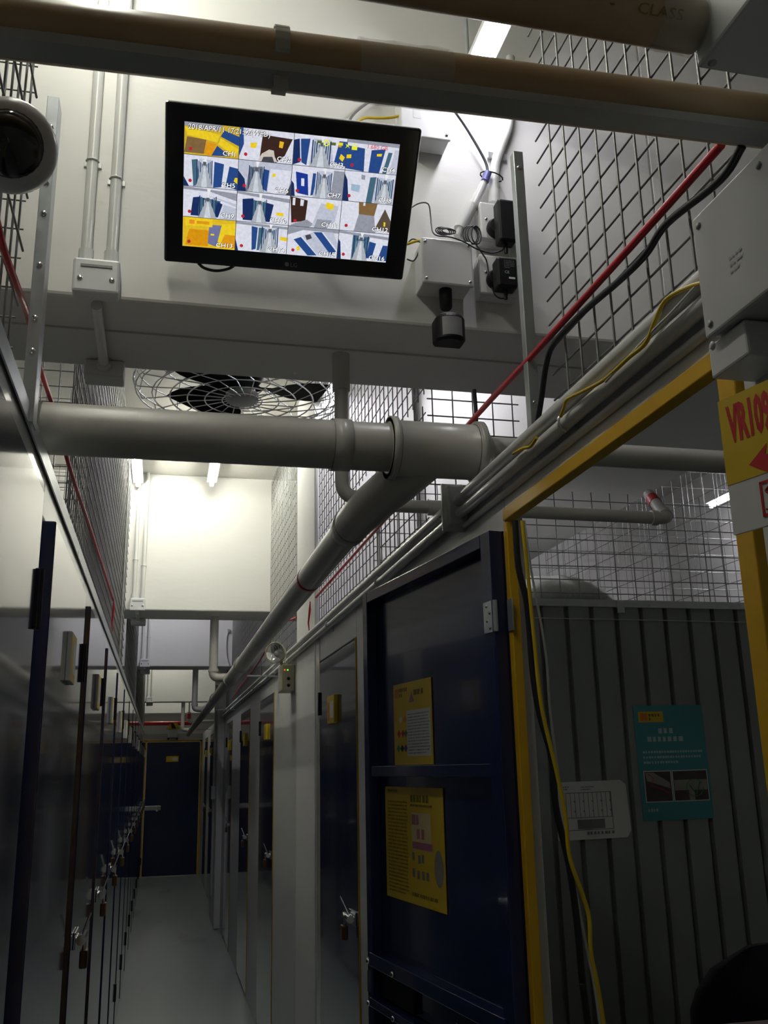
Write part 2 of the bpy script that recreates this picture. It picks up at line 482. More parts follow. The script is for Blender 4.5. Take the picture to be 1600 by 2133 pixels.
def right_door(n, a, b, label):
    t = thing('door_%d' % n, (XR, a, 0), label, 'door', None, 'structure')
    x = XR
    MB().box((x - .004, a, 0.02), (x + 0.03, b, 2.07), 0.002).build('door_leaf', 'blue', t)
    for y in (a - .006, b + .001):
        MB().box((x - .004, y, 0.0), (x + 0.006, y + .005, 2.078)).build('yellow_edge', 'yellow', t)
    MB().box((x - 0.012, b - .012, 1.84), (x - .002, b + .012, 1.94), .002).build('hinge', 'black', t)
    if n == 17:
        pl = MB().box((x - .020, a + 0.36, 1.79), (x - .004, a + 0.52, 1.90), .002).build('number_plate', 'ycard', t)
        MB().box((x - .0206, a + 0.375, 1.81), (x - .020, a + 0.45, 1.875)).build('print', 'wcard', pl)
        MB().box((x - .0206, a + 0.47, 1.80), (x - .020, a + 0.505, 1.875)).build('logo_print', 'orange', pl)
    else:
        MB().box((x - .018, a + 0.30, 1.80), (x - .004, a + 0.43, 1.90), .002).build('number_plate', 'ycard', t)
    zc, yc = 1.11, a + .09
    L = MB()
    L.box((x - .010, yc - .06, zc - .022), (x - .004, yc + .055, zc + .022), .002)
    L.cyl((x - .024, yc - .05, zc), (x - .024, yc + .05, zc), .013, 12)
    for dy in (-.03, .03):
        L.cyl((x - .006, yc + dy, zc), (x - .024, yc + dy, zc), .007, 8)
    la = L.build('latch', 'chrome', t)
    MB().cyl((x - .024, yc - .03, zc + .01), (x - .040, yc + .05, zc + .062), .0035, 8).build('latch_lever', 'chrome', la)
    make_padlock(x - .034, yc + .02, zc - .012, 1, 'brown padlock on the blue door between open door and column' if n == 17 else 'small padlock on the ' + ['first blue door past the emergency lamp', 'second blue door past the emergency lamp', 'blue door just before the far conduit column', 'blue door just past the far conduit column', 'last blue door before the end door'][n - 18], 'padlocks past the emergency lamp' if n != 17 else 'padlocks by the open door')
    return t


rl = ['narrow dark blue storage door with yellow plate between the open door and the column',
      'first blue storage door past the emergency lamp', 'second blue storage door past the emergency lamp',
      'blue storage door just before the far conduit column', 'blue storage door just past the far conduit column',
      'last blue storage door before the end door']
for i, (a, b) in enumerate(RD):
    right_door(17 + i, a, b, rl[i])

# yellow door frame of the open unit
fr = thing('door_frame', (XR, 1.0, 0), 'bright yellow steel door frame around the open corrugated store', 'door frame', kind='structure')
MB().box((XR - .006, 1.776, 0), (XR + .014, 1.797, 2.105), .002).build('jamb', 'yellow', fr)
MB().box((XR - .006, 0.962, 0), (XR + .014, 0.998, 2.105), .002).build('jamb', 'yellow', fr)
MB().box((XR - .006, 0.957, 2.110), (XR + .018, 1.797, 2.136), .002).build('head_rail', 'yellow', fr)

# ---------------------------------------------------------------- the open blue door
HP = np.array([XR - .008, 1.800, 0.0]); FP = at(775, 1240, Z=2.09); FP[2] = 0
UD = FP - HP; DW = np.linalg.norm(UD); UD /= DW
ND = np.array([-UD[1], UD[0], 0.0])           # towards the corridor
if ND[0] > 0: ND = -ND
UZ = np.array([0, 0, 1.0])
od = thing('door_16', tuple(HP), 'open dark blue door leaf with two yellow notices, folded back from the yellow frame', 'door', kind='structure')


def dpt(u, z, w=0.0):
    return HP + UD * u + UZ * z + ND * w


def dbox(mb, u0, u1, z0, z1, w0, w1, bev=0.0):
    return mb.obox(dpt((u0 + u1) / 2, (z0 + z1) / 2, (w0 + w1) / 2), UD, ND, UZ, (u1 - u0) / 2, (w1 - w0) / 2, (z1 - z0) / 2, bev)


TH = 0.030
dbox(MB(), 0.0, DW, 0.02, 2.09, -0.004, 0.0).build('back_sheet', 'blue_in', od)
dbox(MB(), 0.0, 0.045, 0.02, 2.09, 0.0, TH, .002).build('stile', 'blue_in', od)
dbox(MB(), DW - 0.035, DW, 0.02, 2.09, 0.0, TH, .002).build('stile', 'blue_in', od)
dbox(MB(), 0.045, DW - .035, 2.06, 2.09, 0.0, TH, .002).build('top_rail', 'blue_in', od)
dbox(MB(), 0.045, DW - .035, 0.02, 0.06, 0.0, TH, .002).build('bottom_rail', 'blue_in', od)


def door_uz(px, py, w=0.0):
    p = at_plane(px, py, HP + ND * w, ND)
    return float((p - HP) @ UD), float(p[2])


zr = door_uz(900, 1603, TH)[1]
dbox(MB(), 0.045, DW - .035, zr - .016, zr + .010, 0.0, TH - .004, .001).build('middle_rail', 'blue_in', od)
zl = door_uz(830, 2030, TH)[1]
dbox(MB(), 0.03, DW - .025, zl - .012, zl + .02, 0.0, TH + .006, .002).build('lower_rail', 'blue_in', od)
dbox(MB(), 0.03, DW - .025, zl - .105, zl - .085, 0.0, TH + .006, .002).build('lower_rail', 'blue_in', od)
dbox(MB(), DW - .26, DW - .035, zl - .080, zl - .02, 0.0, .012, .002).build('slot_plate', 'black', od)
for u, z in ((DW - .02, zl - .002), (DW - .19, zl - .004), (DW - .02, zl - .10), (DW - .19, zl - .10)):
    MB().lathe(dpt(u, z, TH + .004), ND, [(0, .007), (.004, .007), (.007, .004), (.008, 0)], 10).build('bolt', 'chrome', od)
dbox(MB(), DW - .012, DW - .008, zl - .075, zl - .025, TH, TH + .004).build('strike_plate', 'chrome', od)
# hinge
h = thing('hinge', tuple(dpt(0.0, 1.83, TH)), 'steel butt hinge joining the open blue door to the yellow jamb', 'hinge')
dbox(MB(), 0.004, 0.032, 1.88, 1.955, TH, TH + .002).build('leaf', 'galv', h)
zz = [door_uz(1055, 1240, TH)[1], door_uz(1055, 1308, TH)[1]]
h2 = MB().box((XR - .0085, 1.765, zz[1]), (XR - .0062, 1.792, zz[0])); 
for ch in list(h.children):
    bpy.data.objects.remove(ch)
dbox(MB(), 0.004, 0.040, zz[1], zz[0], TH, TH + .002).build('leaf', 'galv', h)
h2.build('leaf', 'galv', h)
kn = HP + ND * (TH * .5) + UD * (-.004)
MB().cyl((kn[0] - .012, kn[1] - .001, zz[1]), (kn[0] - .012, kn[1] - .001, zz[0]), .005, 10).build('knuckle', 'galv', h)
for q in range(4):
    z = zz[1] + (zz[0] - zz[1]) * (.14 + .24 * q)
    MB().lathe(dpt(.013 + .012 * (q % 2), z, TH + .002), ND, [(0, .004), (.0012, .0035), (.0014, 0)], 8).build('screw', 'chrome', h)


def glyph_rows(mb, P0, ux, uy, w, h, rows, lift, nn, fill=0.62, cell=None):
    """rows of tiny illegible strokes, w x h metres, origin top left"""
    rh = h / rows
    for r in range(rows):
        x = 0.0
        end = w * (1.0 if r < rows - 1 else random.uniform(.4, .9))
        c = cell or rh * .8
        while x + c * .8 < end:
            k = random.uniform(.55, .95) * c
            p = np.array(P0) + ux * x - uy * (r * rh + rh * (1 - fill) / 2) + nn * lift
            q = rh * fill
            mb.quad(p - uy * q, p + ux * k - uy * q, p + ux * k, p)
            x += c * random.uniform(1.0, 1.15)


def rect(mb, P0, ux, uy, nn, x0, y0, x1, y1, lift):
    a = np.array(P0) + nn * lift
    return mb.quad(a + ux * x0 - uy * y1, a + ux * x1 - uy * y1, a + ux * x1 - uy * y0, a + ux * x0 - uy * y0)


# notices on the open door: seen from the corridor, "right" runs from free edge to hinge
DR = -UD


def sheet(name, TL, ux, uy, nn, w, h, m, label, cat, group=None):
    t = thing(name, tuple(TL), label, cat, group)
    c = np.array(TL) + ux * w / 2 - uy * h / 2 + nn * .0006
    pap = MB().obox(c, ux, nn, uy, w / 2, .0006, h / 2).build('paper', m, t)
    return t, pap


def door_sheet(px_tl, px_br, w_off):
    p1 = at_plane(*px_tl, HP + ND * w_off, ND); p2 = at_plane(*px_br, HP + ND * w_off, ND)
    return p1, float((p2 - p1) @ DR), float(p1[2] - p2[2])


p1, w1, h1 = door_sheet((820, 1428), (904, 1592), .002)
t, pap = sheet('notice', p1, DR, UZ, ND, w1, h1, 'ycard', 'yellow notice with white text panel above the middle rail of the open door', 'notice')
mb = MB(); rect(mb, p1, DR, UZ, ND, w1 * .36, h1 * .35, w1 * .97, h1 * .90, .0016); pw = mb.build('text_panel', 'wcard', t)
mb = MB(); glyph_rows(mb, p1 + DR * w1 * .39 - UZ * h1 * .38, DR, UZ, w1 * .55, h1 * .5, 14, .0020, ND, .4); mb.build('print', 'greyink', pw)
mb = MB(); rect(mb, p1, DR, UZ, ND, w1 * .05, h1 * .06, w1 * .14, h1 * .17, .0016); mb.build('logo_print', 'orange', t)
mb = MB(); glyph_rows(mb, p1 + DR * w1 * .16 - UZ * h1 * .05, DR, UZ, w1 * .24, h1 * .13, 2, .0016, ND, .7); glyph_rows(mb, p1 + DR * w1 * .56 - UZ * h1 * .10, DR, UZ, w1 * .4, h1 * .08, 1, .0016, ND, .8, w1 * .09); mb.build('heading_print', 'brownink', t, 'stuff')
mb = MB(); a = p1 + ND * .0016
mb.add([a + DR * w1 * x - UZ * h1 * y for x, y in ((.43, .25), (.57, .25), (.50, .12))], [(0, 1, 2)]); mb.build('warning_triangle', 'pinkink', t)
for cx_, cy_, cm in ((.14, .62, 'redink'), (.25, .62, 'redink'), (.33, .62, 'greenink'), (.12, .80, 'greenink'), (.22, .80, 'ink'), (.32, .80, 'purple'), (.20, .45, 'wcard'), (.31, .45, 'orange')):
    mb = MB(); c = p1 + DR * w1 * cx_ - UZ * h1 * cy_ + ND * .0018; sx_, sz_ = w1 * .05, h1 * .05
    mb.quad(c - UZ * sz_, c + DR * sx_, c + UZ * sz_, c - DR * sx_); mb.build('hazard_diamond', cm, t)

p1, w1, h1 = door_sheet((803, 1638), (932, 1905), .002)
t, pap = sheet('notice', p1, DR, UZ, ND, w1, h1, 'ycard', 'large yellow notice in two columns below the middle rail of the open door', 'notice')
mb = MB(); glyph_rows(mb, p1 + DR * w1 * .05 - UZ * h1 * .12, DR, UZ, w1 * .36, h1 * .83, 26, .0016, ND, .4); mb.build('small_print', 'brownink', t)
mb = MB(); glyph_rows(mb, p1 + DR * w1 * .05 - UZ * h1 * .02, DR, UZ, w1 * .34, h1 * .03, 1, .0016, ND, .8)
glyph_rows(mb, p1 + DR * w1 * .47 - UZ * h1 * .06, DR, UZ, w1 * .48, h1 * .075, 1, .0016, ND, .85, w1 * .05)
glyph_rows(mb, p1 + DR * w1 * .47 - UZ * h1 * .145, DR, UZ, w1 * .46, h1 * .025, 1, .0016, ND, .8, w1 * .02)
glyph_rows(mb, p1 + DR * w1 * .47 - UZ * h1 * .90, DR, UZ, w1 * .5, h1 * .035, 1, .0016, ND, .85, w1 * .03); mb.build('heading_print', 'brownink', t, 'stuff')
mb = MB(); rect(mb, p1, DR, UZ, ND, w1 * .48, h1 * .22, w1 * .80, h1 * .54, .0013); pk = mb.build('slogan_panel', 'palepink', t)
mb = MB()
for rr in range(2):
    glyph_rows(mb, p1 + DR * w1 * (.49 + .08 * rr) - UZ * h1 * (.23 + .12 * rr), DR, UZ, w1 * .28, h1 * .10, 1, .0018, ND, .85, w1 * .07)
rect(mb, p1, DR, UZ, ND, w1 * .49, h1 * .47, w1 * .82, h1 * .53, .0018)
mb.build('slogan_print', 'pinkink', pk)
for cx_, cy_ in ((.50, .60), (.60, .62), (.66, .61), (.50, .74), (.58, .75), (.66, .75), (.73, .75)):
    mb = MB(); rect(mb, p1, DR, UZ, ND, w1 * (cx_ - .02), h1 * (cy_ - .04), w1 * (cx_ + .02), h1 * (cy_ + .03), .0016); mb.build('item_picture', 'greyink', t)
mb = MB(); c = p1 + DR * w1 * .91 - UZ * h1 * .66 + ND * .0016
mb.add([c + DR * w1 * .07 * math.cos(q * .4) + UZ * h1 * .15 * math.sin(q * .4) for q in range(16)], [tuple(range(16))]); mb.build('figure_picture', 'photo_l', t)

# ================================================================ END WALL WITH DOOR
YE = 16.2
we = thing('wall_end_partition', (0.22, YE, 0), 'white partition strip over and beside the blue end door', 'partition', kind='structure')
MB().box((-2.4, YE, 0), (-0.235, YE + .05, ZT)).build('side_panel', 'panel_mat', we)
MB().box((0.70, YE, 0), (3.75, YE + .05, ZT)).build('side_panel', 'panel_mat', we)
MB().box((-0.235, YE, 2.105), (0.70, YE + .05, ZT)).build('header_panel', 'panel_mat', we)
ed = thing('door_23', (0.22, YE, 0), 'dark blue end door in a yellow frame closing the corridor', 'door', kind='structure')
MB().box((-.195, YE - .006, 0.01), (0.655, YE + .03, 2.065), .003).build('door_leaf', 'blue_in', ed)
MB().box((-.235, YE - .02, 0), (-.200, YE + .04, 2.10)).build('frame_jamb', 'yellow', ed)
MB().box((.660, YE - .02, 0), (.70, YE + .04, 2.10)).build('frame_jamb', 'yellow', ed)
MB().box((-.235, YE - .02, 2.07), (.70, YE + .04, 2.10)).build('frame_head', 'yellow', ed)
pz = at(359, 1581, Y=YE)
n = MB().box((pz[0] - .1, YE - .014, pz[2] - .045), (pz[0] + .1, YE - .006, pz[2] + .045), .002).build('number_plate', 'ycard', ed)
MB().box((pz[0] + .0, YE - .0150, pz[2] - .025), (pz[0] + .085, YE - .014, pz[2] + .02)).build('print', 'wcard', n)
pz = at(322, 1684, Y=YE)
hd = MB().box((-.19, YE - .02, pz[2] - .03), (0.06, YE - .006, pz[2] + .04), .004).build('lock_plate', 'galv', ed)
MB().cyl((-.0, YE - .05, pz[2] - .03), (-.0, YE - .02, pz[2] - .03), .02, 10).build('knob', 'chrome', hd)
# warning lamp above the end door
lz = at(360, 1526, Y=16.14)
wlp = thing('warning_lamp', (lz[0], 16.12, 2.10), 'small white lamp box with yellow and black hood above the end door', 'lamp')
MB().box((lz[0] - .075, 16.10, 2.13), (lz[0] + .075, 16.195, 2.27), .02).build('body', 'box', wlp)
mb = MB(); c = (lz[0], 16.10, 2.27)
mb.add([(lz[0] - .11, 16.09, 2.27), (lz[0] + .11, 16.09, 2.27), (lz[0] + .07, 16.09, 2.36), (lz[0] - .03, 16.09, 2.38),
        (lz[0] - .11, 16.18, 2.27), (lz[0] + .11, 16.18, 2.27), (lz[0] + .07, 16.18, 2.36), (lz[0] - .03, 16.18, 2.38)],
       [(0, 1, 2, 3), (7, 6, 5, 4), (0, 4, 5, 1), (1, 5, 6, 2), (2, 6, 7, 3), (3, 7, 4, 0)]); mb.build('hood', 'ycard', wlp)
mb = MB(); mb.add([(lz[0] - .02, 16.085, 2.28), (lz[0] + .05, 16.085, 2.28), (lz[0] + .0, 16.085, 2.37), (lz[0] - .04, 16.085, 2.37)], [(0, 1, 2, 3)]); mb.build('hood_stripe', 'ink', wlp)
for sx_ in (-1, 1):
    MB().box((lz[0] + sx_ * .07 - .012, 16.11, 2.10), (lz[0] + sx_ * .07 + .012, 16.17, 2.13)).build('foot', 'black', wlp)
# red sprinkler pipe crossing beyond the end door
rz = at(330, 1507, Y=17.0)
rp = thing('sprinkler_pipe', (0.2, 17.0, rz[2]), 'red sprinkler pipe crossing above the end door', 'pipe')
MB().cyl((-2.39, 17.0, rz[2]), (0.545, 17.0, rz[2]), .035, 12).build('pipe_run', 'red', rp)
MB().tube(bend((0.48, 16.98, rz[2] + .19), (0.48, 16.98, rz[2] + .02), (1.0, 16.98, rz[2] + .02), .05), .032, 12).build('riser', 'pvc', rp)
MB().cyl((0.48, 16.98, rz[2] + .07), (0.48, 16.98, rz[2] + .16), .036, 12).build('red_band', 'red', rp)
MB().cyl((0.48, 16.98, rz[2] + .19), (0.48, 16.98, ZC), .014, 8).build('hanger_rod', 'galv', rp)

# ================================================================ WIRE CAGES
def wire_mesh(name, axis, c, a0, a1, z0, z1, da, dz, r, label, indiv=True, group=None, hole=None):
    """welded wire panel standing in plane axis=c, from a0..a1 along the other axis"""
    t = thing(name, (c, a0, z0) if axis == 'x' else (a0, c, z0), label, 'wire mesh', group)
    pt = (lambda a, z, w=0.0: (c + w, a, z)) if axis == 'x' else (lambda a, z, w=0.0: (a, c + w, z))
    if indiv:
        sh = {}
        def wire(p, q):
            L = tuple(round(abs(q[k] - p[k]), 4) for k in range(3))
            if L not in sh:
                o = MB().cyl(p, q, r, 6).build('wire', 'wire', t)
                sh[L] = (o, p)
            else:
                src, p0 = sh[L]
                o = src.copy(); COL.objects.link(o); o.parent = t
                o.location = tuple(p[k] - p0[k] for k in range(3))
        a = a0
        while a <= a1 + 1e-6:
            if hole and hole[0] < a < hole[1]:
                wire(pt(a, z0), pt(a, hole[2])); wire(pt(a, hole[3]), pt(a, z1))
            else:
                wire(pt(a, z0), pt(a, z1))
            a += da
        z = z0 + dz * .5
        while z <= z1:
            if hole and hole[2] < z < hole[3]:
                wire(pt(a0 - .015, z, 2 * r), pt(hole[0], z, 2 * r)); wire(pt(hole[1], z, 2 * r), pt(a1 + .015, z, 2 * r))
            else:
                wire(pt(a0 - .015, z, 2 * r), pt(a1 + .015, z, 2 * r))
            z += dz
    else:
        mb = MB(); a = a0
        while a <= a1 + 1e-6:
            mb.cyl(pt(a, z0), pt(a, z1), r, 4, False); a += da
        z = z0 + dz * .5
        while z <= z1:
            mb.cyl(pt(a0 - .015, z, 2 * r), pt(a1 + .015, z, 2 * r), r, 4, False); z += dz
        mb.build('wire_grid', 'wire', t, kind='stuff')
    return t


XM = 0.702
wire_mesh('wire_cage', 'x', XM, 0.302, 1.53, ZT + .006, ZC - .02, .0615, .052, .0021, 'welded wire cage panel behind the taut red hose, ending at the steel post', hole=(.835, .92, 2.335, 2.45))
wire_mesh('wire_cage', 'y', 2.44, XM + .03, 0.985, ZT + .006, ZC - .02, .0615, .052, .0021, 'wire cage front just behind the monitor beam, past the reducer of the drain pipe')
wire_mesh('wire_cage', 'x', XM, 2.44, 4.30, ZT + .006, ZB - .03, .0615, .052, .0021, 'lower wire cage panel behind the sloping branch pipe')
wire_mesh('wire_cage', 'x', XM, 2.42, 4.30, ZB, ZC - .02, .0615, .052, .0021, 'upper wire cage panel beside the caged fan', False)
wire_mesh('wire_cage', 'x', XM, 5.00, 10.7, ZT + .006, ZC - .02, .0615, .06, .0021, 'wire cage run beyond the emergency lamp', False)
XN = -0.258
wire_mesh('wire_cage', 'x', XN, 0.36, 1.47, ZT + .008, ZC - .02, .052, .10, .0021, 'wire cage panel behind the round security camera', hole=(.735, .935, 2.325, 2.455))
wire_mesh('wire_cage', 'x', XN, 2.42, 6.30, ZT + .008, ZC - .02, .052, .052, .0021, 'wire cage run crossed by the thin red cable towards the bright lamps', False)
wire_mesh('wire_cage', 'x', XN, 6.82, 16.0, ZT + .008, ZC - .02, .060, .08, .0021, 'far wire cage run above the end of the door row', False)
for y, w_ in ((3.3, 'nearest behind the fan'), (4.8, 'second behind the fan'), (6.1, 'by the lit second beam')):
    wire_mesh('wire_screen', 'y', y, -2.38, -.27, ZT + .008, ZC - .05, .06, .06, .002, 'wire divider across the cages above the long door row, ' + w_, False, 'cage dividers above the long door row')
for y in (0.75,):
    wire_mesh('wire_screen', 'y', y + .9, -2.38, -.30, ZT + .008, ZC - .05, .06, .06, .002, 'wire divider behind the riveted steel post', False)
# uprights of the cages
def upright(x, y, z0, z1, sx_, label, bolts, mat_='galv', w=.048, group=None):
    t = thing('cage_post', (x, y, z0), label, 'post', group)
    MB().box((x, y - w / 2, z0), (x + .003 * sx_, y + w / 2, z1)).build('flange', mat_, t)
    MB().box((x + .003 * sx_, y + w / 2 - .003, z0), (x - (.0075 if sx_ > 0 else .005) * sx_, y + w / 2, z1)).build('flange', mat_, t)
    for z in bolts:
        MB().lathe((x + .003 * sx_, y - w * .1, z), (sx_, 0, 0), [(0, .0075), (.003, .007), (.005, .003), (.0052, 0)], 10).build('bolt', 'chrome', t)
    return t


def angle_post(x, x2, y, z0, z1, label, bolts):
    t = thing('cage_post', ((x + x2) / 2, y, z0), label, 'post')
    MB().box((x, y, z0), (x2, y + .003, z1), .0008).build('flange', 'galv', t)
    MB().box((x2 - .003 if x2 > x else x2, y + .003, z0), (x2 if x2 > x else x2 + .003, y + (.045 if x2 > x else .022), z1), .0008).build('flange', 'galv', t)
    for z in bolts:
        MB().lathe(((x + x2) / 2, y, z), (0, -1, 0), [(0, .0055), (.002, .005), (.0035, .003), (.0037, 0)], 10).build('bolt', 'chrome', t)
    return t


px0 = at(99, 200, Y=1.53)[0]; px1 = at(124, 200, Y=1.53)[0]
angle_post(px0, px1, 1.53, 2.175, 2.80, 'riveted galvanised steel angle post beside the round security camera', (2.30, 2.36, 2.46, 2.56, 2.62, 2.735))
px0 = at(1090, 330, Y=1.60)[0]; px1 = at(1071, 330, Y=1.60)[0]
angle_post(px0, px1, 1.60, 2.205, 2.87, 'galvanised steel angle post beside the black power adapters', (2.83, 2.30))
upright(XL - .01, 5.62, 2.205, ZC - .02, 1, 'steel cage post near the bright lamps, above the long door row', (), 'chan', .05)
upright(XL - .004, 9.2, 2.205, ZC - .02, 1, 'pale far cage post above the long door row', (), 'galv', .05)
upright(XL - .004, 14.2, 2.205, ZC - .02, 1, 'last cage post above the long door row before the end door', (), 'galv', .05)
upright(XR + .006, 3.0, 2.207, ZB - .02, -1, 'slim cage post behind the sloping branch pipe', (), 'chan', .03)
upright(XR + .006, 6.9, 2.207, 2.64, -1, 'short dark cage post past the emergency lamp', (), 'chan', .05)
# ================================================================ LEFT CONDUITS AND BOXES ON THE BEAMS
def beam_conduit(y0, y1, label, z0=2.64):
    t = thing('conduit_drop', (-.18, y0, ZB), label, 'conduit')
    for x, zc in ((-.205, 2.98), (-.150, 2.94)):
        MB().cyl((x, y0 - .016, 2.725), (x, y0 - .016, ZC), .0125, 12).build('conduit', 'conduit', t)
        MB().cyl((x, y0 - .018, 2.715), (x, y0 - .018, 2.755), .0165, 12).build('bushing', 'box_g', t)
        s = MB(); s.box((x - .020, y0 - .004, zc), (x + .020, y0, zc + .014), .001); s.tube([(x + .0135 * math.cos(q), y0 - .016 - .0135 * math.sin(q), zc + .007) for q in (0, .8, 1.57, 2.3, 3.14)], .003, 6)
        s.build('saddle_clip', 'conduit', t)
    b = MB().box((-.228, y0 - .045, z0), (-.128, y0, 2.723), .006).build('switch_box', 'box', t)
    MB().box((-.212, y0 - .047, 2.700), (-.144, y0 - .044, 2.706)).build('slot', 'greyink', b)
    for x in (-.212, -.144):
        MB().lathe((x, y0 - .044, 2.672), (0, -1, 0), [(0, .006), (.003, .006), (.0035, .003), (.0036, 0)], 10).build('screw', 'chrome', b)
    MB().cyl((-.178, y0 + .01, ZB - .014), (-.178, y1 - .03, ZB - .014), .0125, 12).build('soffit_conduit', 'conduit_g', t)
    MB().box((-.228, y1 - .055, ZB - .046), (-.128, y1 + .02, ZB - .001), .005).build('soffit_box', 'box_g', t)
    MB().cyl((-.178, y1 - .07, ZB - .018), (-.178, y1 - .045, ZB - .018), .018, 12).build('bushing', 'box_g', t)
    return t


bn = ['pair of white conduits into a switch box on the beam beside the monitor', 'conduit and switch box on the brightly lit second beam', 'conduit and switch box on the third beam', 'conduit and switch box on the fourth beam']
for i in range(4):
    beam_conduit(BY[i][0], BY[i][1], bn[i])

# ================================================================ PIPES UNDER THE BEAM
YP, ZP, RP = 1.95, 2.314, 0.055
mp = thing('drain_pipe', (0.2, YP, ZP), 'thick grey drain pipe crossing the corridor under the monitor beam', 'pipe')
MB().cyl((-.60, YP, ZP), (0.49, YP, ZP), RP, 28).build('pipe_run', 'pvc', mp)
xa = at(690, 905, Y=YP)[0]; xb = at(728, 910, Y=YP)[0]
MB().lathe((xa, YP, ZP), (1, 0, 0), [(0, RP), (0, RP + .004), (xb - xa, RP + .004), (xb - xa, RP)], 28, False).build('socket_band', 'pvc', mp)
MB().lathe((xa - .001, YP, ZP), (1, 0, 0), [(0, RP + .0043), (.0015, RP + .0043)], 28, False).build('glue_line', 'pvc_d', mp)
xc = at(808, 925, Y=YP)[0]; xe = at(1003, 930, Y=YP)[0]
wy = MB().lathe((xc, YP, ZP), (1, 0, 0), [(0, RP), (0, .070), (.004, .070), (.015, .070), (.019, .064), (xe - xc - .022, .064), (xe - xc - .018, .071), (xe - xc - .006, .071), (xe - xc - .002, .064), (xe - xc + .004, .058), (xe - xc + .012, .042), (xe - xc + .020, .036), (xe - xc + .022, .028)], 30).build('wye_fitting', 'pvc', mp)
for dx in (.0, xe - xc - .020):
    MB().lathe((xc + dx, YP, ZP), (1, 0, 0), [(0, .060), (0, .0725), (.016, .0725), (.016, .060)], 30, False).build('collar', 'pvc', wy)
for dx in (.0165, xe - xc - .023):
    MB().lathe((xc + dx, YP, ZP), (1, 0, 0), [(0, .0655), (.003, .0655)], 30, False).build('glue_line', 'pvc_d', wy)
MB().cyl((xe + .015, YP, ZP + .012), (2.6, YP, ZP + .012), .028, 20).build('reduced_pipe', 'pvc', mp)
# branch running down the corridor
XB_, ZBR = 0.45, 2.207
br = thing('branch_pipe', (XB_, 2.4, ZBR), 'pale branch drain pipe running down the corridor with a red ring', 'pipe')
MB().tube([(xc + .10, YP + .0, ZP - .01), (xc + .06, YP + .06, ZP - .04), (XB_ + .025, 2.12, ZBR + .02), (XB_, 2.22, ZBR), (XB_, 2.26, ZBR)], [.052, .052, .050, .046, .044], 24).build('branch_elbow', 'pvc', br)
MB().tube([(XB_, 2.2, ZBR), (XB_, 6.2, ZBR), (XB_, 16.0, ZBR - .02)], .040, 22).build('pipe_run', 'pvc', br)
for y in (2.24, 5.55, 6.5, 8.3, 9.9):
    MB().lathe((XB_, y, ZBR), (0, 1, 0), [(0, .040), (0, .047), (.05, .047), (.05, .040)], 22, False).build('coupling', 'pvc', br)
    MB().lathe((XB_, y - .002, ZBR), (0, 1, 0), [(0, .0455), (.002, .0455)], 22, False).build('glue_line', 'pvc_d', br)
ry = at(650, 1203, Z=ZBR)[1]
MB().lathe((XB_, ry, ZBR), (0, 1, 0), [(0, .0405), (0, .0412), (.03, .0412), (.03, .0405)], 22, False).build('red_ring', 'red', br)
for y, x0 in ((5.75, .0), (9.1, 0), (13.6, 0)):
    MB().box((XB_ + .05, y, ZBR - .05), (XR - .002, y + .04, ZBR - .042)).build('bracket', 'galv', br)


def drop_pipe(y, label, r=.017, band=False):
    t = thing('drop_pipe', (0.42, y, ZB), label, 'pipe')
    x = 0.418 if band else 0.47 - .12
    zlow = ZBR + (.075 if band else .03)
    x = .418 if band else .40
    top = ZB + (.0 if band else .0)
    if band:
        pts = bend((x, y, top), (x, y, ZBR + .06), (XB_ + .02, y, ZBR + .06), .04)
    else:
        pts = bend((x - .06, y, top), (x - .06, y, ZBR + .02), (XB_, y, ZBR + .02), .04)
    MB().tube(pts, r, 14).build('pipe_run', 'pvc', t)
    q = pts[1]
    MB().tube([pts[0], pts[0] + Vector((0, 0, -.10))] if band else [pts[1], pts[1] + Vector((0, 0, .02))], r + .005, 14).build('socket', 'pvc', t)
    return t


drop_pipe(2.20, 'thin drain pipe dropping from the monitor beam with an elbow into the branch pipe', .018, True)
for i, y in ((1, 6.60), (2, 10.15), (3, 15.35)):
    drop_pipe(y, ['', 'elbowed drop pipe under the brightly lit second beam', 'elbowed drop pipe under the third beam', 'elbowed drop pipe under the fourth beam'][i], .03)
sp = thing('cross_pipe', (0.9, 2.25, 2.262), 'thin grey pipe crossing behind the cage, elbow and red band over the corrugated store', 'pipe')
e1 = at(1390, 1080, Y=2.25); e0 = np.array([XB_ + .03, 2.25, e1[2] + .004]); e2 = at(1352, 1030, Y=2.45)
MB().tube(bend(tuple(e0), tuple(e1), tuple(e2), .025), .017, 14).build('pipe_run', 'pvc', sp)
dv = (e1 - e2) / np.linalg.norm(e1 - e2)
MB().tube([tuple(e1 - (0.05, 0, 0)), tuple(e1 - (.03, 0, 0))], .021, 14).build('elbow_socket', 'pvc', sp)
MB().cyl(tuple(e2 + dv * .045), tuple(e2 + dv * .10), .0185, 14).build('red_band', 'red', sp)
MB().cyl(tuple(e1 - dv * .02), tuple(e1 - dv * .05), .021, 14).build('elbow_socket', 'pvc', sp)
xk = at(905, 1055, Y=2.25)[0]
MB().cyl((xk - .02, 2.25, e1[2] + .002), (xk + .02, 2.25, e1[2] + .002), .0205, 14).build('coupling', 'pvc', sp)

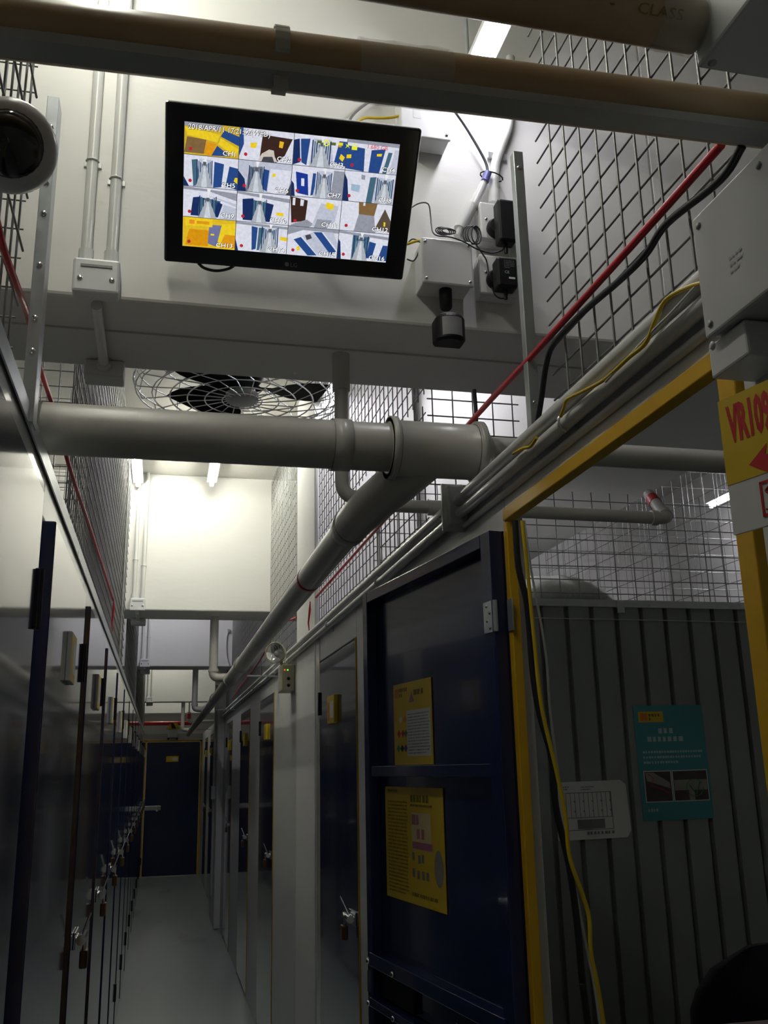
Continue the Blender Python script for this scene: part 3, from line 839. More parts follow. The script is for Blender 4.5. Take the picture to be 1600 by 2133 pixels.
# ================================================================ FAN ABOVE THE CORRIDOR
FC = at(505, 805, Z=2.93); FR = .36
fan = thing('ceiling_fan', (FC[0], FC[1], ZC), 'large caged ceiling fan with black blades behind the monitor beam', 'fan')
MB().cyl((FC[0], FC[1], ZC), (FC[0], FC[1], FC[2] + .12), .018, 12).build('down_rod', 'batten', fan)
MB().lathe((FC[0], FC[1], FC[2] + .15), (0, 0, -1), [(0, .03), (.02, .07), (.12, .075), (.15, .05), (.16, 0)], 20).build('motor', 'black', fan)
cg = MB()
for rr, zz_ in ((.375, .0), (.367, .05), (.367, -.03), (.31, -.045), (.25, -.052), (.19, -.055), (.13, -.056), (.07, -.056), (.29, .085), (.2, .1)):
    cg.tube([(FC[0] + rr * math.cos(q * math.pi / 20), FC[1] + rr * math.sin(q * math.pi / 20), FC[2] + zz_) for q in range(41)], .0028, 5, False)
cage = cg.build('cage_ring', 'chrome', fan)
for q in range(20):
    a = q * math.pi / 10
    pr = [(.05, -.056), (.19, -.055), (.31, -.045), (.36, -.03), (.375, 0), (.36, .055), (.29, .085), (.08, .11)]
    MB().tube([(FC[0] + r_ * math.cos(a + .9 * (1 - r_ / .375)), FC[1] + r_ * math.sin(a + .9 * (1 - r_ / .375)), FC[2] + z_) for r_, z_ in pr], .0022, 5).build('cage_wire', 'chrome', cage)
MB().lathe((FC[0], FC[1], FC[2] - .03), (0, 0, -1), [(0, .058), (.024, .058), (.03, .05), (.033, 0)], 20).build('badge', 'chan', fan)
for q in range(3):
    a0 = .02 + q * 2 * math.pi / 3
    bl = MB(); top = []; bot = []
    N = 8
    for i in range(N + 1):
        rr = .05 + .27 * i / N; wdt = (.34 + .26 * math.sin(math.pi * min(1, i / N * .75 + .15)))
        for s_, lst in ((-1, top), (1, bot)):
            a = a0 + s_ * wdt
            lst.append((FC[0] + rr * math.cos(a), FC[1] + rr * math.sin(a), FC[2] - .005 + s_ * .022))
    vs = top + bot; fs = [(i, i + 1, N + 1 + i + 1, N + 1 + i) for i in range(N)]
    up = [(x, y, z + .003) for x, y, z in vs]
    bl.add(vs + up, fs + [tuple(len(vs) + k for k in f[::-1]) for f in fs] + [(0, N + 1, 3 * N + 3, 2 * N + 2), (N, 2 * N + 1 + N + 1 + 0, 0 + 2 * N + 2 + N, N)][:1], True)
    bl.build('blade', 'blade', fan)

# ================================================================ LED TUBES
def tube_lamp(x, y0, y1, z, label, m='tubew', name='led_tube_lamp'):
    t = thing(name, (x, (y0 + y1) / 2, z), label, 'lamp')
    MB().tube([(x, y0 + .012, z), (x, y1 - .012, z)], .014, 12).build('tube', m, t)
    MB().box((x - .034, y0, z + .016), (x + .034, y1, z + .034), .003).build('batten', 'batten', t)
    for y in (y0, y1 - .012):
        MB().box((x - .014, y, z - .014), (x + .014, y + .012, z + .017), .003).build('end_cap', 'batten', t)
    for y in (y0 + .12 * (y1 - y0), y1 - .12 * (y1 - y0)):
        MB().cyl((x, y, z + .034), (x, y, ZC), .005, 6).build('suspension', 'galv', t)
    return t


tube_lamp(.716, 1.665, 1.985, 3.30, 'short lit tube lamp glaring above the tan pipe', 'tube')
tube_lamp(-.19, .62, 1.96, 3.50, 'lit tube lamp over the round security camera', 'tubew', 'led_tube_lamp_offscreen')
tube_lamp(-.212, 5.15, 6.33, 3.50, 'lit tube lamp right in front of the conduit on the second beam', 'tubew')
tube_lamp(.277, 4.72, 6.24, 3.50, 'lit tube lamp in the middle of the second bay beyond the fan', 'tubew')
tube_lamp(.752, 3.12, 4.315, 3.33, 'lit tube lamp in the second bay in front of the column', 'tube')
tube_lamp(.05, 8.55, 9.7, 3.50, 'lit tube lamp in the third bay, its end close to the third beam', 'tube')
tube_lamp(.05, 13.8, 15.0, 3.50, 'lit tube lamp at the end of the fourth bay', 'tubew')
tube_lamp(.05, 16.9, 18.1, 3.50, 'lit tube lamp in the last bay beyond the end door', 'tubew')
tube_lamp(3.42, 4.02, 5.22, 3.20, 'lit tube lamp glaring over the corrugated store', 'tube')

# ================================================================ THE MONITOR
MC = np.array([0.238, 1.823, 2.848]); TL_ = 0.775
MX = np.array([math.cos(-.035), math.sin(-.035), 0.0])
MN = np.array([0, -math.cos(TL_), -math.sin(TL_)]); MN = MN - MX * (MN @ MX); MN /= np.linalg.norm(MN)
MU = np.cross(MX, -MN) * 1.0
MU = np.cross(-MN, MX) if MU[2] < 0 else MU
MU /= np.linalg.norm(MU)
MW, MH = .552, .337
mo = thing('monitor', tuple(MC), 'black widescreen monitor tilted down from the beam showing sixteen camera views', 'monitor')
MB().obox(MC - MN * .014, MX, MN, MU, MW / 2, .014, MH / 2, .006).build('bezel', 'black_g', mo)
MB().obox(MC - MN * .042 - MU * .01, MX, MN, MU, MW * .36, .016, MH * .34, .008).build('back_cover', 'black', mo)
bk = MB(); bk.obox(MC - MN * .06, MX, MN, MU, .05, .006, .05, .002)
a = MC - MN * .06
bk.tube([tuple(a), tuple(a - MN * .02 + (0, 0.03, 0)), (a[0], 1.985, a[2] + .09)], .014, 10); bk.box((a[0] - .04, 1.985, a[2] + .04), (a[0] + .04, 2.0, a[2] + .14), .002)
bk.build('wall_bracket', 'black', mo)
SW, SH = .466, .262
S0 = MC + MX * (-MW / 2 + .040) + MU * (MH / 2 - .036) + MN * .0004      # top-left corner of the picture
SCOL = {}


def em(col, s=.80):
    key = (tuple(col), s)
    if key not in SCOL:
        m = bpy.data.materials.new('screen light'); m.use_nodes = True; nt = m.node_tree
        b = nt.nodes['Principled BSDF']
        b.inputs['Base Color'].default_value = (.01, .01, .01, 1); b.inputs['Roughness'].default_value = .3
        nz = nt.nodes.new('ShaderNodeTexNoise'); nz.inputs['Scale'].default_value = 160
        tc = nt.nodes.new('ShaderNodeTexCoord'); nt.links.new(tc.outputs['Object'], nz.inputs['Vector'])
        mx = nt.nodes.new('ShaderNodeMix'); mx.data_type = 'RGBA'
        mx.inputs[6].default_value = tuple(c * .78 for c in col) + (1,); mx.inputs[7].default_value = tuple(min(1, c * 1.2) for c in col) + (1,)
        nt.links.new(nz.outputs[0], mx.inputs[0]); nt.links.new(mx.outputs[2], b.inputs['Emission Color'])
        b.inputs['Emission Strength'].default_value = s
        SCOL[key] = m
    return SCOL[key]


WHT, LGR, GRY, MGR, DGR = (.72, .74, .84), (.52, .55, .66), (.30, .32, .38), (.17, .18, .21), (.06, .06, .075)
BLU, DBL, TEA, YEL, ORA, BRN, DBR = (.020, .068, .25), (.010, .028, .12), (.06, .14, .20), (.90, .62, .02), (.75, .32, .01), (.22, .13, .05), (.045, .02, .015)
scr = MB()
scr.quad(S0 - MU * SH, S0 + MX * SW - MU * SH, S0 + MX * SW, S0)
scr = scr.build('screen', em(DGR, .5), mo)


def cell(i, bg, polys, cor=None):
    r, c = divmod(i, 4)
    w, h = SW / 4, SH / 4
    o = S0 + MX * (c * w + .0006) - MU * (r * h + .0006)
    w -= .0012; h -= .0012
    mb = MB()
    g = MB()
    mb.use(em(bg)); p = o + MN * .0003
    mb.quad(p - MU * h, p + MX * w - MU * h, p + MX * w, p)
    for k, (col, pts) in enumerate(polys):
        mb.use(em(col)); q = o + MN * (.0005 + .00012 * k)
        mb.add([q + MX * w * x - MU * h * y for x, y in pts][::-1], [tuple(range(len(pts)))])
    if cor:
        vx, vy, hw_ = cor                       # corridor: floor, doors converging on a far point
        k = len(polys)
        def pg(col, pts, kk):
            q = o + MN * (.0005 + .00012 * kk)
            mb.use(em(col)); mb.add([q + MX * w * min(1, max(0, x)) - MU * h * min(1, max(0, y)) for x, y in pts][::-1], [(0, 1, 2, 3)])
        pg((.42, .45, .50), [(vx - .03, vy), (vx + .03, vy), (vx + hw_, 1), (vx - hw_, 1)], k)
        pg((.62, .66, .72), [(vx - .012, vy + .05), (vx + .012, vy + .05), (vx + hw_ * .35, 1), (vx - hw_ * .35, 1)], k + 1)
        for sd_ in (-1, 1):
            for n_ in range(4):
                f0 = (n_ + .15) / 4; f1 = (n_ + .72) / 4
                xa0, xa1 = vx + sd_ * (.03 + (hw_ - .03) * f0 * .95), vx + sd_ * (.03 + (hw_ - .03) * f1 * .95)
                pg(DBL if n_ % 2 else TEA, [(xa0, vy - .02 - .16 * f0), (xa1, vy - .02 - .16 * f1), (xa1, vy + (1 - vy) * f1), (xa0, vy + (1 - vy) * f0)], k + 2)
        pg((.10, .11, .14), [(vx - .03, vy - .10), (vx + .03, vy - .10), (vx + .03, vy + .02), (vx - .03, vy + .02)], k + 3)
        pg((.85, .87, .90), [(vx - .02, .0), (vx + .05, .0), (vx + .02, vy - .12), (vx, vy - .12)], k + 3)
    v = mb.build('camera_view', None, scr)
    # recording dot
    d = MB(); d.use(em((.5, .02, .04), .8))
    d.disc(o + MX * w * .12 - MU * h * .82 + MN * .0026, MN, .0038, 10); d.build('record_dot', None, scr)
    s = 'CH%d' % (i + 1)
    for dx, dy, mm, lf in ((.0011, -.0011, em((.01, .01, .012), .5), .0027), (-.0009, .0009, em((.01, .01, .012), .5), .0027), (0, 0, em((.9, .9, .92), 1.3), .0032)):
        text(s, .0135, mm, scr, o + MX * (w * .965 + dx) - MU * (h * .93 - dy), MX, MU, 'channel_text', lf, 'RIGHT', 1.15)


cell(0, (.62, .42, .03), [(BRN, [(.05, .45), (.4, .5), (.36, .95), (.0, .95)]), (ORA, [(.4, .55), (.6, .6), (.5, 1), (.36, .95)]), (YEL, [(0, .15), (.65, .3), (.6, .55), (.05, .4)]), (GRY, [(0, 0), (.7, 0), (.6, .18), (0, .12)]), (BLU, [(.72, .15), (1, .3), (1, .6), (.66, .35)]), (YEL, [(.66, .4), (1, .7), (.95, .95), (.62, .6)]), (BLU, [(.6, .65), (.85, .95), (.5, .98)])])
cell(1, WHT, [(DBR, [(.42, .15), (.98, .2), (.85, .75), (.7, 1), (.38, .95), (.40, .5)]), (BLU, [(0, 0), (.06, .0), (.08, .5), (0, .9)]), (YEL, [(.2, .45), (.33, .42), (.3, .6), (.2, .6)]), ((.85, .48, .02), [(.74, .3), (.82, .32), (.8, .52), (.73, .5)]), ((.62, .55, .50), [(.42, .75), (.55, .6), (.64, .62), (.66, .8), (.72, .98), (.35, .98)]), (DGR, [(.45, .85), (.62, .82), (.66, 1), (.42, 1)])])
cell(2, WHT, [(BLU, [(.12, .15), (.3, .12), (.26, .98), (.16, .9)]), (DBL, [(0, .2), (.1, .15), (.14, .9), (0, 1)]), (LGR, [(.36, .1), (.7, .1), (.78, 1), (.3, 1)]), (WHT, [(.46, .15), (.58, .15), (.66, 1), (.4, 1)]), (BLU, [(.85, .1), (1, .1), (1, .9), (.78, .8)]), (YEL, [(.9, .5), (.98, .6), (.94, .75), (.87, .65)])], (0.52, 0.3, 0.2))
cell(3, WHT, [(BLU, [(0, .2), (.34, .25), (.36, 1), (0, .95)]), (BLU, [(.47, .28), (.74, .2), (.66, 1), (.45, 1)]), (TEA, [(.8, .3), (.88, .3), (.8, 1), (.72, 1)]), (GRY, [(0, 0), (1, 0), (1, .12), (0, .1)]), (YEL, [(0, .5), (.09, .48), (.09, .6), (0, .62)]), (YEL, [(.58, .38), (.68, .36), (.67, .45), (.58, .46)]), (LGR, [(.92, .2), (1, .2), (1, 1), (.85, 1)])])
cell(4, WHT, [(TEA, [(.14, .15), (.24, .12), (.3, .95), (.18, 1)]), (LGR, [(.28, .1), (.5, .1), (.56, 1), (.26, 1)]), (WHT, [(.34, .12), (.42, .12), (.48, .9), (.3, .9)]), (BLU, [(.56, .15), (.74, .2), (.7, .95), (.55, 1)]), (BLU, [(.84, .25), (1, .3), (1, 1), (.78, .9)]), (DBL, [(0, .7), (.1, 1), (0, 1)]), (YEL, [(.95, .6), (1, .6), (1, .8), (.93, .72)])], (0.38, 0.28, 0.16))
cell(5, LGR, [(DBL, [(0, .35), (.12, .6), (.16, 1), (0, 1)]), (MGR, [(.2, .2), (.45, .15), (.5, 1), (.15, 1)]), (GRY, [(.3, .25), (.42, .25), (.46, 1), (.24, 1)]), (DGR, [(.28, .3), (.34, .28), (.36, .45), (.30, .5)]), (BLU, [(.47, .22), (.58, .25), (.55, .95), (.44, .85)]), (WHT, [(.6, .2), (1, .2), (.95, .9), (.7, 1), (.56, .95)]), (YEL, [(.64, .35), (.7, .33), (.7, .45), (.64, .45)]), (DGR, [(1, .6), (1, 1), (.92, 1)])], (0.34, 0.3, 0.16))
cell(6, WHT, [((.012, .04, .3), [(.07, .2), (.3, .25), (.34, .95), (.12, .9)]), (BLU, [(.4, .2), (.46, .2), (.45, .9), (.38, .95)]), (LGR, [(.5, .1), (.78, .1), (.74, 1), (.42, 1)]), (WHT, [(.58, .2), (.68, .2), (.6, 1), (.5, 1)]), (GRY, [(.8, .05), (1, .05), (1, 1), (.76, 1)]), (WHT, [(.18, .4), (.24, .4), (.25, .65), (.19, .65)]), (DBL, [(0, .5), (.05, .6), (.08, 1), (0, 1)])], (0.62, 0.3, 0.16))
cell(7, WHT, [(DBL, [(0, .1), (.06, .3), (.12, 1), (0, 1)]), (TEA, [(.5, .15), (.62, .12), (.58, 1), (.46, 1)]), (LGR, [(.62, .12), (1, .15), (1, 1), (.58, 1)]), ((.40, .52, .58), [(.72, .2), (.88, .2), (.95, 1), (.64, 1)]), ((.35, .48, .62), [(.14, .42), (.32, .44), (.31, .68), (.15, .64)]), (GRY, [(.32, .08), (.40, .1), (.40, .25), (.33, .24)])], (0.8, 0.3, 0.18))
cell(8, WHT, [(GRY, [(0, 0), (1, .1), (1, .35), (.5, .12), (0, .1)]), (LGR, [(.1, .1), (1, .45), (1, .55), (.4, .22)]), (DBL, [(.18, .35), (.32, .3), (.3, .95), (.14, .95)]), (TEA, [(.3, .32), (.7, .4), (.62, 1), (.28, 1)]), (LGR, [(.38, .4), (.52, .4), (.52, 1), (.34, 1)]), (DBL, [(.64, .42), (.74, .5), (.66, .95), (.58, .95)]), (LGR, [(.76, .5), (1, .6), (1, 1), (.68, 1)])], (0.46, 0.42, 0.18))
cell(9, WHT, [(GRY, [(0, 0), (1, .12), (1, .25), (0, .08)]), (DBL, [(.1, .25), (.3, .2), (.32, .95), (.12, .95)]), (TEA, [(.3, .25), (.55, .3), (.56, 1), (.3, 1)]), ((.22, .36, .46), [(.36, .3), (.5, .3), (.52, 1), (.34, 1)]), (DBL, [(.55, .3), (.7, .35), (.64, .95), (.54, .95)]), (YEL, [(.76, .6), (.9, .6), (.9, .72), (.76, .7)])], (0.43, 0.36, 0.15))
cell(10, WHT, [(DBR, [(0, .0), (.34, .1), (.32, .8), (.05, .9)]), (WHT, [(.05, .05), (.1, .05), (.1, .3), (.05, .3)]), (WHT, [(.2, .08), (.27, .1), (.26, .3), (.2, .3)]), (GRY, [(.05, .95), (.35, .75), (.5, .9), (.4, 1), (.05, 1)]), (LGR, [(.6, .15), (.95, .2), (.9, .75), (.7, 1), (.45, .95)]), (YEL, [(.7, .1), (.86, .15), (.84, .35), (.7, .3)]), (GRY, [(.55, .7), (.85, .7), (.75, 1), (.5, 1)])])
cell(11, WHT, [(BRN, [(.33, 0), (.7, 0), (.66, .42), (.35, .4)]), (GRY, [(.35, .4), (.66, .42), (.72, 1), (.28, 1)]), ((.10, .075, .05), [(.86, .15), (1, .55), (1, .95), (.7, .85)]), (YEL, [(.86, .6), (.9, .6), (.9, .75), (.87, .75)]), (WHT, [(.42, 0), (.46, 0), (.46, .1), (.42, .1)])])
cell(12, (.75, .50, .02), [((.70, .30, .005), [(.12, .4), (.5, .4), (.48, .95), (.05, .95)]), ((.16, .18, .35), [(.5, .2), (.74, .2), (.66, .95), (.48, .85)]), (YEL, [(.74, .15), (1, .1), (1, 1), (.64, 1)]), (ORA, [(.8, .5), (1, .5), (1, .95), (.7, .95)]), (YEL, [(.05, .0), (.56, .02), (.56, .28), (.05, .28)]), ((.85, .28, .02), [(.12, .08), (.22, .08), (.22, .22), (.12, .22)]), (ORA, [(.26, .1), (.5, .1), (.5, .2), (.26, .2)]), (YEL, [(.53, .5), (.6, .5), (.6, .56), (.53, .56)])])
cell(13, WHT, [(BLU, [(.3, .12), (.42, .15), (.4, .9), (.32, .95)]), (TEA, [(.44, .15), (.54, .15), (.5, .9), (.42, .95)]), (LGR, [(.56, .15), (.8, .15), (.72, .95), (.46, .98)]), ((.30, .38, .42), [(.62, .2), (.74, .2), (.7, .6), (.56, .6)]), (YEL, [(.86, .4), (1, .42), (1, .55), (.86, .52)]), (DBL, [(0, .6), (.06, 1), (0, 1)]), (GRY, [(0, 0), (1, .05), (1, .14), (0, .08)])], (0.66, 0.26, 0.18))
cell(14, WHT, [(GRY, [(0, 0), (1, 0), (1, .12), (.3, .1), (0, .3)]), (BLU, [(.12, .45), (.26, .35), (.6, .95), (.42, .98)]), (LGR, [(.28, .3), (.5, .15), (.9, .95), (.62, .95)]), (DGR, [(.34, .28), (.44, .22), (.48, .36), (.38, .44)]), (BLU, [(.5, .14), (.66, .12), (.98, .75), (.88, .9)]), (YEL, [(.18, .72), (.24, .66), (.26, .8), (.2, .84)]), (LGR, [(.68, .1), (.9, .1), (1, .5), (1, .7)])])
cell(15, WHT, [(DBL, [(0, .3), (.04, .4), (.08, 1), (0, 1)]), (TEA, [(.28, .1), (.62, .15), (.58, 1), (.28, 1)]), ((.32, .44, .52), [(.36, .3), (.52, .3), (.56, 1), (.32, 1)]), (BLU, [(.62, .3), (.76, .35), (.7, .9), (.58, .9)]), (BLU, [(.9, .4), (1, .4), (1, .95), (.82, .95)]), (LGR, [(.4, .1), (.5, .1), (.5, .25), (.4, .25)]), (GRY, [(0, 0), (1, .1), (1, .2), (0, .08)])], (0.45, 0.28, 0.16))
for dx, dy, mm, lf in ((.0011, -.0011, em((.01, .01, .012), .5), .0028), (-.0009, .0009, em((.01, .01, .012), .5), .0028), (0, 0, em((.85, .85, .88), 1.1), .0034)):
    text('2018/APR/11 17:21:52(WED)', .0145, mm, scr, S0 + MX * (.008 + dx) - MU * (.0135 - dy), MX, MU, 'clock_text', lf, 'LEFT', 1.0)
text('1.680 GB', .0125, em((.62, .02, .06), .9), scr, S0 + MX * (.392) - MU * .0155, MX, MU, 'disk_text', .0034, 'LEFT', 1.0)
for k in range(6):
    g = MB(); c = S0 + MX * (.288 + .0155 * k) - MU * (.0125 + .0006 * k) + MN * .003
    if k == 1:
        g.use(em((.75, .78, .02), .9)).tube([tuple(c + MX * .0055 * math.cos(q * .45) + MU * .0055 * math.sin(q * .45)) for q in range(15)], .0012, 5)
        g.tube([tuple(c), tuple(c + MU * .004)], .0008, 4)
    elif k in (0, 2):
        g.use(em((.10, .13, .03), .9)); rect(g, c, MX, MU, MN, -.005, -.003, .005, .003, 0)
    elif k == 5:
        g.use(em((.75, .78, .02), .9)); rect(g, c, MX, MU, MN, -.006, -.001, .006, .006, 0); g.tube([tuple(c + MX * .004 * math.cos(q * .52) + MU * (.001 + .005 * math.sin(q * .52))) for q in range(7)], .001, 5)
    elif k == 3:
        g.use(em((.75, .62, .02), .9)); rect(g, c, MX, MU, MN, -.005, -.005, .005, .001, 0); g.use(em((.5, .3, .02), .9)); rect(g, c, MX, MU, MN, -.004, .001, .002, .005, 0)
    else:
        g.use(em((.65, .72, .02), .9)); g.add([c + MX * a_ + MU * b_ for a_, b_ in ((-.005, -.005), (.001, -.001), (.005, -.005), (.002, .001), (.005, .005), (-.001, .002), (-.005, .005), (-.002, -.001))], [tuple(range(8))])
    g.build('status_icon', None, scr)
lg = MC - MU * (MH / 2 - .017) + MX * .004 + MN * .0005
text('LG', .0135, 'greyink', mo, lg + MX * .004 - MU * .005, MX, MU, 'brand_mark', .0004)
MB().disc(lg - MX * .004, MN, .005, 14).build('brand_mark', 'greyink', mo)
MB().obox(MC + MX * (MW / 2 - .03) - MU * (MH / 2 - .03) + MN * .0005, MX, MN, MU, .006, .0004, .015).build('button_strip', 'black', mo)

# ================================================================ BOXES, SOCKETS, SENSOR ON THE BEAM
YW = 2.0
def screw(mb, p, ax, r=.0045):
    return mb.lathe(p, ax, [(0, r), (.0015, r), (.0028, r * .5), (.003, 0)], 10)


a = at(835, 192, Y=1.935); b = at(938, 292, Y=1.935)
ub = thing('junction_box', (a[0], YW, b[2]), 'white junction box half hidden above the monitor, yellow cable entering its side', 'junction box')
MB().box((a[0], 1.940, b[2]), (b[0], YW, a[2] + .03), .004).build('box_body', 'box', ub)
lid = MB().box((a[0] - .002, 1.934, b[2] - .002), (b[0] + .002, 1.942, a[2] + .032), .003).build('lid', 'box', ub)
for x, z in ((a[0] + .012, b[2] + .012), (b[0] - .010, b[2] + .012), (b[0] - .010, a[2] - .006)):
    screw(MB(), (x, 1.934, z), (0, -1, 0)).build('screw', 'chrome', lid)
MB().box((a[0] + .03, 1.9335, (a[2] + b[2]) / 2 - .01), (a[0] + .05, 1.934, (a[2] + b[2]) / 2 + .02)).build('embossed_mark', 'box_g', lid)
a = at(877, 492, Y=1.925); b = at(988, 598, Y=1.925)
lb = thing('junction_box', (a[0], YW, b[2]), 'white junction box beside the monitor with a motion sensor below', 'junction box')
MB().box((a[0] + .003, 1.934, b[2] + .003), (b[0] - .003, YW, a[2] - .003), .004).build('box_body', 'box', lb)
lid = MB().box((a[0], 1.925, b[2]), (b[0], 1.935, a[2]), .006).build('lid', 'box', lb)
for x in (a[0] + .010, b[0] - .010):
    for z in (a[2] - .012, b[2] + .012):
        screw(MB(), (x, 1.925, z), (0, -1, 0), .004).build('screw', 'chrome', lid)
# motion sensor
sx0 = at(935, 660, Y=1.93)
ps = thing('motion_sensor', (sx0[0], 1.94, b[2]), 'black motion sensor hanging on a short stem under the junction box', 'sensor')
sx_ = (a[0] + b[0]) / 2 + .002
zt = b[2]
MB().lathe((sx_, 1.958, zt + .012), (0, 0, -1), [(0, .016), (.055, .015), (.06, .012)], 16).build('stem', 'black', ps)
hz0 = at(935, 708, Y=1.92)[2]; hz1 = at(935, 655, Y=1.92)[2]
N = 14; rings = []
hw = .036
for z, k in ((hz1, .88), (hz1 - .006, 1.0), (hz0 + .006, 1.0), (hz0, .85)):
    rg = []
    for q in range(N + 1):
        an = math.pi * q / N
        rg.append((sx_ - hw * k * math.cos(an), 1.935 - .026 * k * math.sin(an), z))
    rg.append((sx_ + hw * k, 1.962, z)); rg.append((sx_ - hw * k, 1.962, z))
    rings.append(rg)
MB().ring_strip(rings, True, False).build('head', 'black', ps)
rg2 = []
for z in (hz1 - .009, hz0 + .010):
    rg2.append([(sx_ - (hw - .002) * math.cos(math.pi * q / N), 1.935 - .0275 * math.sin(math.pi * q / N), z) for q in range(3, N - 2)])
mb = MB(); n_ = len(rg2[0]); mb.add(rg2[0] + rg2[1], [(i, i + 1, n_ + i + 1, n_ + i) for i in range(n_ - 1)], True); mb.build('sensor_lens', 'pirlens', ps)
MB().ring_strip([[(x, y, hz1 + .0005) for x, y, z in rings[0]], [(sx_ + (x - sx_) * .7, 1.945 + (y - 1.945) * .7, hz1 + .008) for x, y, z in rings[0]]], True, True).build('cap', 'greyink', ps)


def socket(p_tl, p_br, label, adapter_px, ad_label, big):
    a = at(*p_tl, Y=1.955); b = at(*p_br, Y=1.955)
    t = thing('wall_socket', (a[0], YW, b[2]), label, 'socket')
    MB().box((a[0], 1.965, b[2]), (b[0], YW, a[2]), .004).build('back_box', 'box', t)
    MB().box((a[0] - .001, 1.953, b[2] - .001), (b[0] + .001, 1.966, a[2] + .001), .004).build('face_plate', 'socket', t)
    screw(MB(), (a[0] + .014, 1.953, (a[2] + b[2]) / 2 + .004), (0, -1, 0), .004).build('screw', 'chrome', t)
    c = at(*adapter_px[0], Y=1.90); d = at(*adapter_px[1], Y=1.90)
    ad = thing('power_adapter', ((c[0] + d[0]) / 2, 1.95, d[2]), ad_label, 'adapter')
    MB().box((c[0], 1.898, d[2]), (d[0], 1.936, c[2]), .006).build('body', 'black', ad)
    MB().lathe(((c[0] + d[0]) / 2 - .010, 1.953, (c[2] + d[2]) / 2 + .004), (0, -1, 0), [(0, .026), (.010, .027), (.020, .022)], 18).build('plug', 'black', ad)
    MB().cyl(((c[0] + d[0]) / 2, 1.918, d[2] + .002), ((c[0] + d[0]) / 2, 1.920, d[2] - .022), .005, 8).build('strain_relief', 'black', ad)
    return t, ad, c, d


t1, ad1, c1, d1 = socket((999, 421), (1078, 505), 'white wall socket with the larger adapter, above the other socket', ((1036, 413), (1078, 504)), 'larger black power adapter in the upper socket', True)
t2, ad2, c2, d2 = socket((998, 530), (1082, 618), 'white wall socket with the smaller labelled adapter, below the other socket', ((1034, 534), (1080, 600)), 'smaller black power adapter with pale print in the lower socket', False)
mb = MB(); glyph_rows(mb, (c2[0] + .018, 1.8978, c2[2] - .008), np.array([1, 0, 0.]), UZ, .028, .022, 5, 0, np.array([0, -1, 0.]), .35); mb.build('label_print', 'greyink', ad2)
text('CE', .010, 'pale', ad2, (c2[0] + .018, 1.8978, c2[2] - .044), (1, 0, 0), (0, 0, 1), 'label_print', .0003)
MB().quad((c2[0] + .028, 1.8975, c2[2] - .058), (c2[0] + .044, 1.8975, c2[2] - .058), (c2[0] + .044, 1.8975, c2[2] - .053), (c2[0] + .028, 1.8975, c2[2] - .053)).build('label_print', 'wcard', ad2)
# conduit bending down to the sockets
def wpt(px, py, y=1.985):
    return tuple(at(px, py, Y=y))


cv = thing('bent_conduit', wpt(1030, 420), 'white conduit bending down the beam to the wall sockets', 'conduit')
MB().tube([wpt(1063, 120)] + catmull([wpt(1062, 225), wpt(1058, 265), wpt(1042, 310), wpt(1031, 350), wpt(1028, 420)], 5), .0125, 12).build('conduit', 'conduit', cv)
MB().cyl(wpt(1029, 398), wpt(1028, 425), .0155, 12).build('bushing', 'conduit', cv)
mb = MB(); q0 = np.array(wpt(1037, 322)); mb.obox(q0 + (0, .008, 0), (1, 0, 0), (0, 1, 0), (0, 0, 1), .026, .004, .009, .001); mb.build('saddle_clip', 'galv', cv)
cv2 = thing('socket_link', wpt(1065, 520), 'short white conduit joining the two wall sockets', 'conduit')
MB().cyl(wpt(1066, 500), wpt(1070, 540), .0105, 10).build('conduit', 'conduit', cv2)
# slanted cable joint
cj = thing('cable_joint', wpt(980, 425), 'slanted pale grey inline connector tied to the conduit beside the sockets', 'connector')
MB().tube([wpt(1012, 372, 1.975), wpt(1002, 395, 1.975), wpt(985, 430, 1.975)], [.008, .0115, .0125], 12).build('sleeve', 'conduit', cj)
MB().tube([wpt(983, 428, 1.977), wpt(958, 478, 1.977)], .016, 12).build('clip_cover', 'box_g', cj)
MB().tube([wpt(985, 430, 1.970), wpt(952, 492, 1.975)], .010, 12).build('lower_sleeve', 'conduit', cj)
MB().tube([wpt(1016, 360, 1.972), wpt(1010, 378, 1.972)], .0105, 12).build('tape_wrap', 'tape', cj)
mb = MB(); c = np.array(wpt(1024, 368, 1.980)); mb.tube([tuple(c + np.array([.030 * math.cos(q * .5), -.018 * math.sin(q * .5), -.006 * math.cos(q * .5)])) for q in range(13)], .0018, 6); mb.build('cable_tie', 'black', cj)


def cable(name, pts, r, m, label, cat='cable', sub=6, group=None):
    o = MB().tube(catmull(pts, sub), r, 8).build(name, m)
    return tag(o, label, cat, group)


cable('black_cable', [wpt(937, 218, 1.95), wpt(970, 265, 1.97), wpt(1000, 315, 1.975), wpt(1014, 345, 1.975), wpt(1015, 368, 1.972)], .0035, 'blk_cable', 'black cable curving from the upper junction box to the taped connector')
cable('grey_cable', [wpt(835, 198, 1.97), wpt(800, 200, 1.985), wpt(765, 215, 1.985), wpt(735, 240, 1.985), wpt(725, 262, 1.97)], .0035, 'gry_cable', 'grey cable arching behind the top of the monitor')
cable('yellow_cable', [wpt(835, 240, 1.96), wpt(815, 245, 1.97), wpt(785, 246, 1.975), wpt(760, 246, 1.975), wpt(735, 258, 1.97)], .0035, 'yel_cable', 'yellow cable from the upper junction box behind the monitor')
cable('yellow_cable', [wpt(884, 500, 1.95), wpt(865, 503, 1.96), wpt(850, 508, 1.965), wpt(825, 515, 1.97)], .0035, 'yel_cable', 'short yellow cable between monitor and lower junction box')
